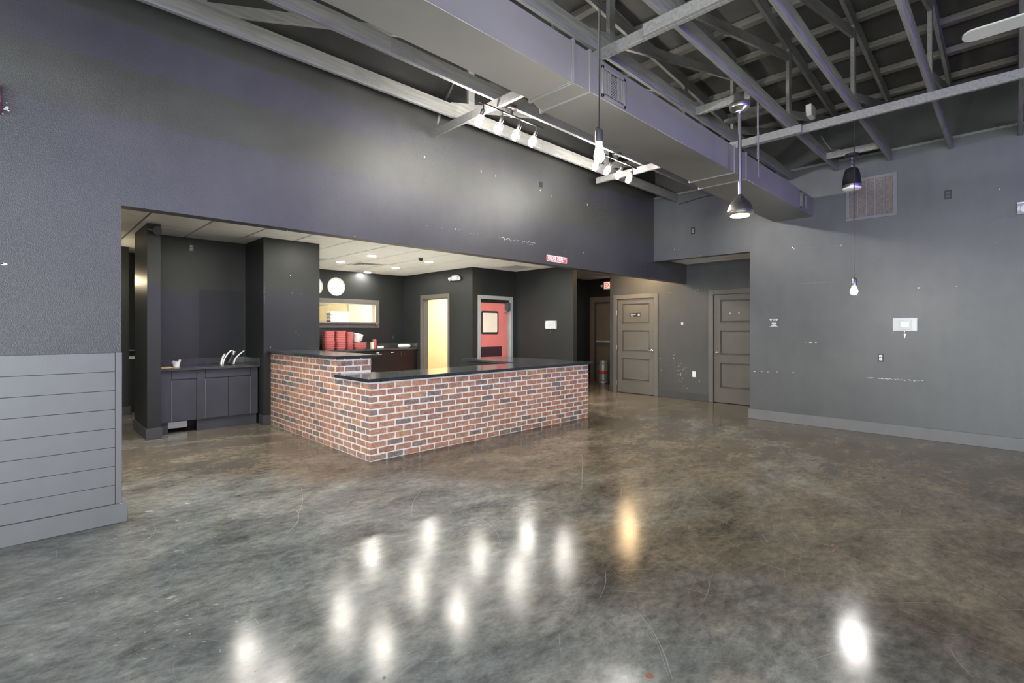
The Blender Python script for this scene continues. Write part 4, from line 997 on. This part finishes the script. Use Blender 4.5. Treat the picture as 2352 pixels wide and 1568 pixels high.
# wall trays
for x, z, lab in ((5.27, 2.43, 'round white rimmed tray hung above the serving hatch'), (4.735, 2.415, 'round white rimmed tray half hidden by the pier')):
    t = thing('wall_tray', lab, 'wall tray', (x, 11.2, z-0.215))
    MB(FY(11.2)).lathe([(0.214, 0.0), (0.216, 0.018), (0.208, 0.026), (0.198, 0.022), (0.190, 0.012)], (x, 0, z), 40, (0, 1, 0)).build('rim', 'white', t)
    MB(FY(11.2)).lathe([(0.189, 0.012), (0.10, 0.0135), (0.004, 0.0135)], (x, 0, z), 40, (0, 1, 0)).build('plate', 'whitefoam', t)
# emergency light on the partition
fr = FX(7.12); t = thing('emergency_light', 'white twin-head emergency light on the partition', 'emergency light', (7.12, 9.03, 2.55))
MB(fr).box(-9.12, 0, 2.545, -8.90, 0.06, 2.665).build('housing', 'plasticwhite', t, bevel=0.008)
MB(fr).box(-9.03, 0.06, 2.58, -8.93, 0.064, 2.64).build('cover', 'white', t)
for u, s in ((-9.16, -1), (-8.88, 1)):
    MB(fr).lathe([(0.022, -0.04), (0.030, -0.03), (0.045, 0.03), (0.042, 0.04)], (u+s*0.012, 0.05, 2.595), 14, (s*0.75, 0.5, -0.35)).build('lamp_head', 'plasticwhite', t)
# ceiling fittings
def can(x, y, warm=False, lab=None, lens=None):
    t = thing('recessed_downlight', 'round white recessed downlight in the kitchen tile ceiling' if not warm else (lab or 'warm round recessed downlight over the corridor mouth'), 'downlight', (x, y, ZC-0.02), None if warm else 'downlights in the kitchen ceiling')
    MB().lathe([(0.100, ZC-0.008), (0.100, ZC-0.012), (0.094, ZC-0.016), (0.080, ZC-0.017)], (x, y, 0), 28).build('trim_ring', 'white', t)
    MB().lathe([(0.079, ZC-0.0165), (0.076, ZC-0.019), (0.004, ZC-0.020)], (x, y, 0), 24).build('lens', lens or ('canwarm' if warm else 'can'), t)
for p in ((2.073,6.93),(3.363,6.93),(3.42,5.9),(2.1,5.9),(4.68,8.46),(4.67,9.72),(5.97,11.0),(5.96,9.72),(5.96,8.44),(4.67,6.93),(4.67,5.88),(5.95,5.91),(7.29,6.93),(7.28,5.95),(6.0,6.93)): can(*p)
can(9.12, 5.72, True)
can(10.3, 6.9, True, 'unseen dim warm downlight added to brighten the exit corridor', 'candim')  # added lamp, hidden by the header, lifts the dark corridor end
for p in ((-0.51,8.46),(-0.51,6.93),(-0.51,5.88),(0.70,6.5),(0.70,5.4)): can(*p)  # unseen extra downlights added to brighten the tiles left of the opening
pendant('bulb_pendant', 0.93, 10.0, ZC-0.008, 2.26, 'bare bulb hanging in the service area behind the shiplap wall', False, 0.034, 'bulb_warm')
for (x, y), lab in zip(VENTS, ('square louvred ceiling diffuser over the back counter', 'square louvred ceiling diffuser half hidden by the pier', 'plain square ceiling return grille near the header')):
    t = thing('ceiling_vent', lab, 'ceiling vent', (x, y, ZC-0.02)); a = 0.31
    mb = MB()
    for q in ((-a,-a,a,-a+0.03),(-a,a-0.03,a,a),(-a,-a+0.03,-a+0.03,a-0.03),(a-0.03,-a+0.03,a,a-0.03)): mb.box(x+q[0], y+q[1], ZC-0.012, x+q[2], y+q[3], ZC+0.008)
    mb.build('frame', 'tile', t)
    MB().box(x-a+0.03, y-a+0.03, ZC+0.004, x+a-0.03, y+a-0.03, ZC+0.010).build('backing', 'greyplate', t)
    if 'plain' in lab:
        for k in range(14):
            yy = y-a+0.05+k*0.04; MB().box(x-a+0.03, yy, ZC-0.010, x+a-0.03, yy+0.012, ZC+0.002).build('slat', 'tbar', t)
    else:
        for r in (0.24, 0.19, 0.14, 0.09, 0.045):
            mb = MB()
            for sa in range(4):
                c_, s_ = math.cos(sa*PI/2), math.sin(sa*PI/2)
                P = lambda u, v, z: (x+u*c_-v*s_, y+u*s_+v*c_, z)
                mb.add([P(-r, r, ZC-0.014), P(r, r, ZC-0.014), P(r-0.028, r-0.028, ZC+0.004), P(-r+0.028, r-0.028, ZC+0.004)], [(0,1,2,3)])
            mb.build('louvre', 'tile', t)
t = thing('dome_camera', 'small white dome camera with dark eye on the tile ceiling', 'security camera', (5.476, 8.02, ZC-0.07))
MB().lathe([(0.062, ZC-0.008), (0.060, ZC-0.03), (0.050, ZC-0.04)], (5.476, 8.02, 0), 24).build('base', 'white', t)
MB().lathe([(0.044, 0.0), (0.040, 0.02), (0.026, 0.036), (0.006, 0.042)], (5.466, 8.005, ZC-0.038), 20, (-0.4, -0.5, -0.75)).build('eye', 'black', t)
# ------------------------------------------------------------------ keg in the corridor
kx, ky = 11.06, 7.72
t = thing('beer_keg', 'slim steel keg with red band by the exit door', 'keg', (kx, ky, 0))
MB().lathe([(0.112, 0.0), (0.120, 0.006), (0.118, 0.05), (0.112, 0.058), (0.118, 0.07), (0.120, 0.10), (0.120, 0.25)], (kx, ky, 0), 28).build('lower_body', 'kegsteel', t)
MB().lathe([(0.1205, 0.25), (0.123, 0.255), (0.123, 0.325), (0.1205, 0.33)], (kx, ky, 0), 28).build('band', 'redband', t)
MB().lathe([(0.120, 0.33), (0.120, 0.485), (0.114, 0.505), (0.108, 0.515)], (kx, ky, 0), 28).build('upper_body', 'kegsteel', t)
MB().lathe([(0.108, 0.512), (0.117, 0.520), (0.120, 0.56), (0.118, 0.588), (0.112, 0.590), (0.110, 0.55), (0.06, 0.528), (0.01, 0.53)], (kx, ky, 0), 28).build('chime', 'kegsteel', t)
mb = MB(); r2 = random.Random(9); n = 14; vs = [(10.96, 7.50, 0.06)]
for j in range(1, 4):
    for k in range(n):
        a = 2*PI*k/n; r = 0.027*j*(1+r2.uniform(-.25,.25)); vs.append((10.96+r*math.cos(a)*0.9, 7.50+r*math.sin(a), max(0.002, 0.06*(1-j/3)+(r2.uniform(-.012,.012) if j < 3 else 0))))
fs = [(0, 1+k, 1+(k+1) % n) for k in range(n)] + [(1+j*n+k, 1+(j+1)*n+k, 1+(j+1)*n+(k+1) % n, 1+j*n+(k+1) % n) for j in range(2) for k in range(n)]
tag(mb.add(vs, fs).build('cleaning_rag', 'bluerag'), 'crumpled dark blue rag on the floor beside the keg', 'rag')
# far-left service counter seen past the wing wall
t = thing('service_counter', 'dark service counter with pale edges seen past the slim wing wall', 'counter', (1.7, 11.0, 0))
MB().box(1.325, 10.72, 0.0, 2.1, 11.19, 0.90).build('body', 'cabdark', t)
MB().box(1.320, 10.70, 0.915, 2.1, 11.195, 0.955).build('top', 'white', t); MB().box(1.32, 11.05, 1.05, 2.1, 11.195, 1.07).build('ledge', 'greyplate', t)
# violet light strip high on the front wall (behind the camera)
t = thing('light_strip', 'violet led strip along the front wall', 'light strip', (4.2, YMIN+0.002, 3.30))
MB().box(1.0, YMIN+0.001, 3.29, 7.6, YMIN+0.02, 3.36).build('channel', 'black', t)
MB().box(1.0, YMIN+0.001, 3.27, 7.6, YMIN+0.22, 3.28).build('shield', 'black', t); MB().box(1.0, YMIN+0.001, 3.37, 7.6, YMIN+0.10, 3.38).build('shield', 'black', t)
MB().box(1.02, YMIN+0.02, 3.30, 7.58, YMIN+0.03, 3.35).build('diffuser', 'violet', t)

# ------------------------------------------------------------------ wear: paint chips and floor marks
rc = random.Random(21)
def chips(name, fr, pts, parent, mat='chip'):
    mb = MB(fr)
    for (u, z, a, b_) in pts:
        n = 7; poly = [(u+a*math.cos(2*PI*k/n)*rc.uniform(.6, 1.2), z+b_*math.sin(2*PI*k/n)*rc.uniform(.6, 1.2)) for k in range(n)]
        mb.prism(poly, 'y', 0.0, 0.0008)
    o = mb.build(name, mat, parent, smooth=False); o['kind'] = 'stuff'; return o
LP = lambda u, v: pix_y(YW, u, v); RP = lambda u, v: pix_x(XR, u, v)
fw = Vector((math.cos(TH), math.sin(TH))); rt = Vector((math.sin(TH), -math.cos(TH)))
def ray(u, v):
    s = (u-CX)/F_PX; return Vector((fw.x+s*rt.x, fw.y+s*rt.y, (HZ-v)/F_PX))
def pix_y(c, u, v): r = ray(u, v); d = c/r.y; return (d*r.x, HC+d*r.z)
def pix_x(c, u, v): r = ray(u, v); d = c/r.x; return (-d*r.y, HC+d*r.z)
def pix_z(u, v): r = ray(u, v); d = -HC/r.z; return (d*r.x, d*r.y)
L = []
for (u, v, a, b_) in ((975,360,.008,.018),(1105,394,.007,.022),(1139,404,.006,.018),(1241,437,.006,.012),(1268,450,.006,.02),(1349,470,.008,.018),(8,606,.020,.010),(3,605,.012,.006),(16,248,.012,.014),(12,251,.009,.007),(19,254,.006,.006),(15,236,.005,.004),(6,261,.005,.004),(1046,526,.010,.008),(1316,592,.004,.012),(1340,580,.006,.010),(1296,577,.005,.005),(1483,617,.008,.006),(815,543,.006,.005),(660,530,.004,.004)):
    L.append((*LP(u, v), a, b_))
for k in range(34):
    t_ = rc.random(); L.append((*LP(1148+88*t_, 547+15*t_+rc.choice((-3, -2.5, 2.5, 0))+rc.uniform(-.5, .5)), rc.uniform(.004, .022), rc.uniform(.0012, .003)))
for k in range(16):
    t_ = rc.random(); L.append((*LP(970+260*t_, 518+38*t_+rc.uniform(-4, 4)), rc.uniform(.001, .004), rc.uniform(.001, .004)))
chips('paint_chip', FY(YW), L, wl)
L = []
for (u, v, a, b_) in ((1862,786,.022,.008),(1874,786,.016,.007),(1850,786,.006,.003),(1733,853,.018,.004),(1750,853,.010,.004),(1764,854,.012,.003),(1785,854,.008,.003),(1822,855,.012,.004),(2110,661,.007,.012),(2197,657,.006,.005),(2051,764,.006,.006),(1820,568,.010,.010),(1824,571,.006,.006),(1932,563,.006,.005),(1550,572,.010,.008),(1559,573,.009,.008),(1607,587,.006,.006),(2296,434,.004,.004)):
    L.append((*RP(u, v), a, b_))
for k in range(40):
    t_ = k/39
    if rc.random() < 0.7: L.append((*RP(1996+120*t_+rc.uniform(-3, 3), 867+8*t_+rc.uniform(-1.2, 1.2)), rc.uniform(.003, .022), rc.uniform(.0008, .0025)))
chips('paint_chip', FX(XR), L, wr)
# painted-over curved scratches near the fire alarm
mb = MB(FX(XR))
for pl in ([(1824,570),(1870,567),(1930,563)], [(1822,652),(1925,647)], [(2283,480),(2279,488),(2282,497),(2286,499)], [(2290,499),(2300,496),(2312,500),(2336,498)], [(2280,509),(2292,506),(2304,508)], [(2266,518),(2274,516),(2282,520)], [(2282,552),(2288,558),(2296,562)]):
    mb.tube([(*[RP(u, v)[0]], 0.0005, RP(u, v)[1]) for u, v in pl], 0.0022 if pl[0][0] > 2000 else 0.0010, 4)
o = mb.build('wall_scratch', 'scratch', wr); o['kind'] = 'stuff'
alc = bpy.data.objects['wall_alcove']; L = []
for (u, v) in ((1548,815),(1547,823),(1550,827),(1559,829),(1566,829),(1563,834),(1561,838),(1558,841),(1572,845),(1576,844),(1569,848),(1568,851),(1557,851),(1561,851),(1564,858),(1558,860),(1563,862),(1568,869),(1562,874),(1566,877),(1516,847),(1519,850),(1528,840),(1520,833),(1517,823),(1607,875),(1571,887),(1578,891),(1567,892),(1539,672),(1598,668),(1603,665),(1575,860)):
    L.append((*pix_x(XA, u, v), rc.uniform(.004, .009), rc.uniform(.004, .008)))
chips('paint_chip', FX(XA), L, alc)
L = [(*pix_y(7.9, u, v), .006, .006) for (u, v) in ((667,633),(671,673),(621,797))] + [(*pix_y(7.9, u, v), .003, .002) for (u, v) in ((690,675),(694,674),(678,762),(686,770),(681,764))]
L += [(*pix_y(7.9, 606.8, 650+rc.uniform(0, 45)), .002, rc.uniform(.004, .016)) for k in range(12)]
chips('paint_chip', FY(7.9), L, bpy.data.objects['wall_pier'])
# floor: flat spots and scratches
def spots(name, mat, lst):
    mb = MB()
    for (u, v, a, b_, ang) in lst:
        x, y = pix_z(u, v); n = 9; poly = []
        for k in range(n):
            t_ = 2*PI*k/n; p, q = a*math.cos(t_)*rc.uniform(.35, 1.15), b_*math.sin(t_)*rc.uniform(.35, 1.15)
            poly.append((x+p*math.cos(ang)-q*math.sin(ang), y+p*math.sin(ang)+q*math.cos(ang)))
        mb.prism(poly, 'z', 0.0, 0.0007)
    o = mb.build(name, mat, fl, smooth=False); o['kind'] = 'stuff'
W = [(343,1174,.05,.018,-.6),(430,1156,.035,.014,-.6),(283,1249,.03,.012,-.6),(407,1195,.02,.008,-.5),(600,1179,.03,.007,-.6),(137,1374,.016,.012,-.5),(145,1384,.03,.006,-.6),(392,1372,.028,.016,-.5),(402,1378,.018,.010,.2),(495,1388,.018,.007,-.5),(405,1265,.02,.006,-.5),(282,1250,.02,.010,-.4)]
for k in range(60): W.append((rc.gauss(400, 130), rc.gauss(1420, 45), rc.uniform(.003,.012), rc.uniform(.002,.005), -.6+rc.uniform(-.3,.3)))
for k in range(30): W.append((rc.uniform(150, 560), rc.uniform(1180, 1300), rc.uniform(.004,.014), rc.uniform(.003,.006), -.6))
spots('floor_chip', 'floorspot', [w_ for w_ in W if w_[1] > 1150])
spots('floor_stain', 'rustspot', [(389,1149,.05,.010,-.6),(360,1130,.05,.012,-.6),(345,1100,.04,.010,-.6),(1493,1551,.022,.018,0),(1912,1252,.03,.008,0),(1914,1264,.03,.008,0),(320,1075,.04,.010,-.6)])
spots('floor_stain', 'darkspot', [(382,1137,.04,.016,-.6),(788,1078,.035,.03,0),(874,1254,.012,.008,0),(1226,1318,.009,.009,0),(882,1556,.010,.008,.4),(587,1540,.008,.006,0),(1649,1028,.05,.03,0),(2030,1097,.06,.015,0)])
mb = MB()
def scratch(pl, wd):
    P = [Vector((*pix_z(u, v), 0)) for u, v in pl]
    Q = []
    for i in range(len(P)-1):
        for s in range(6):
            p0, p1, p2, p3 = P[max(i-1,0)], P[i], P[i+1], P[min(i+2,len(P)-1)]; t_ = s/6
            Q.append(0.5*((2*p1)+(p2-p0)*t_+(2*p0-5*p1+4*p2-p3)*t_*t_+(3*p1-p0-3*p2+p3)*t_**3))
    Q.append(P[-1]); vs = []
    for i, p in enumerate(Q):
        d = (Q[min(i+1,len(Q)-1)]-Q[max(i-1,0)]).normalized(); nrm = Vector((-d.y, d.x, 0))*wd*0.5*(0.4+0.6*math.sin(PI*(i+1)/(len(Q)+1)))
        vs += [tuple(p+nrm+Vector((0,0,.0006))), tuple(p-nrm+Vector((0,0,.0006)))]
    mb.add(vs, [(2*i, 2*i+1, 2*i+3, 2*i+2) for i in range(len(Q)-1)])
scratch([(692,1120),(695,1145),(690,1170),(685,1180)], .004); scratch([(670,1166),(684,1176),(684,1196),(668,1216),(650,1226)], .005)
scratch([(355,1208),(357,1218),(345,1232),(310,1256)], .003); scratch([(1334,1038),(1338,1060),(1337,1090),(1336,1124)], .003)
scratch([(1962,1140),(1990,1142),(2042,1139)], .003); scratch([(1962,1143),(1975,1156),(2010,1170),(2037,1184)], .003); scratch([(965,1128),(948,1155),(946,1188)], .003)
scratch([(1058,1172),(1110,1195),(1140,1222),(1150,1250)], .003); scratch([(1470,1410),(1500,1450),(1525,1500),(1545,1560)], .004); scratch([(1462,1402),(1488,1440),(1510,1480),(1538,1560)], .002)
scratch([(270,1278),(200,1325),(155,1350)], .003); scratch([(650,1150),(750,1180),(820,1215)], .003); scratch([(1740,1290),(1780,1302),(1850,1325)], .003)
scratch([(2200,1325),(2280,1360),(2310,1378)], .003); scratch([(2085,1240),(2160,1262),(2200,1270)], .003); scratch([(2352,1200),(2320,1180),(2280,1165)], .003)
rs = random.Random(31)
for k in range(420):
    x0, y0 = rs.uniform(-0.5, 8.0), rs.uniform(-0.5, 4.8); a = rs.choice((0.3, 0.9, 1.5, 2.3)) + rs.gauss(0, .25); L_ = rs.uniform(.03, .28)*(1.8 if rs.random() < .12 else 1)
    cv = rs.uniform(-.25, .25)*L_; wd = rs.uniform(.0004, .0011); d = Vector((math.cos(a), math.sin(a), 0)); nn_ = Vector((-d.y, d.x, 0)); vs = []
    for q in range(4):
        t_ = q/3; p = Vector((x0, y0, .0006)) + d*L_*(t_-.5) + nn_*cv*(t_*(1-t_)); wq = wd*(.5+math.sin(PI*(t_*.8+.1))*.5)
        vs += [tuple(p+nn_*wq), tuple(p-nn_*wq)]
    mb.add(vs, [(2*q, 2*q+1, 2*q+3, 2*q+2) for q in range(3)])
o = mb.build('floor_scratch', 'scratch', fl); o['kind'] = 'stuff'
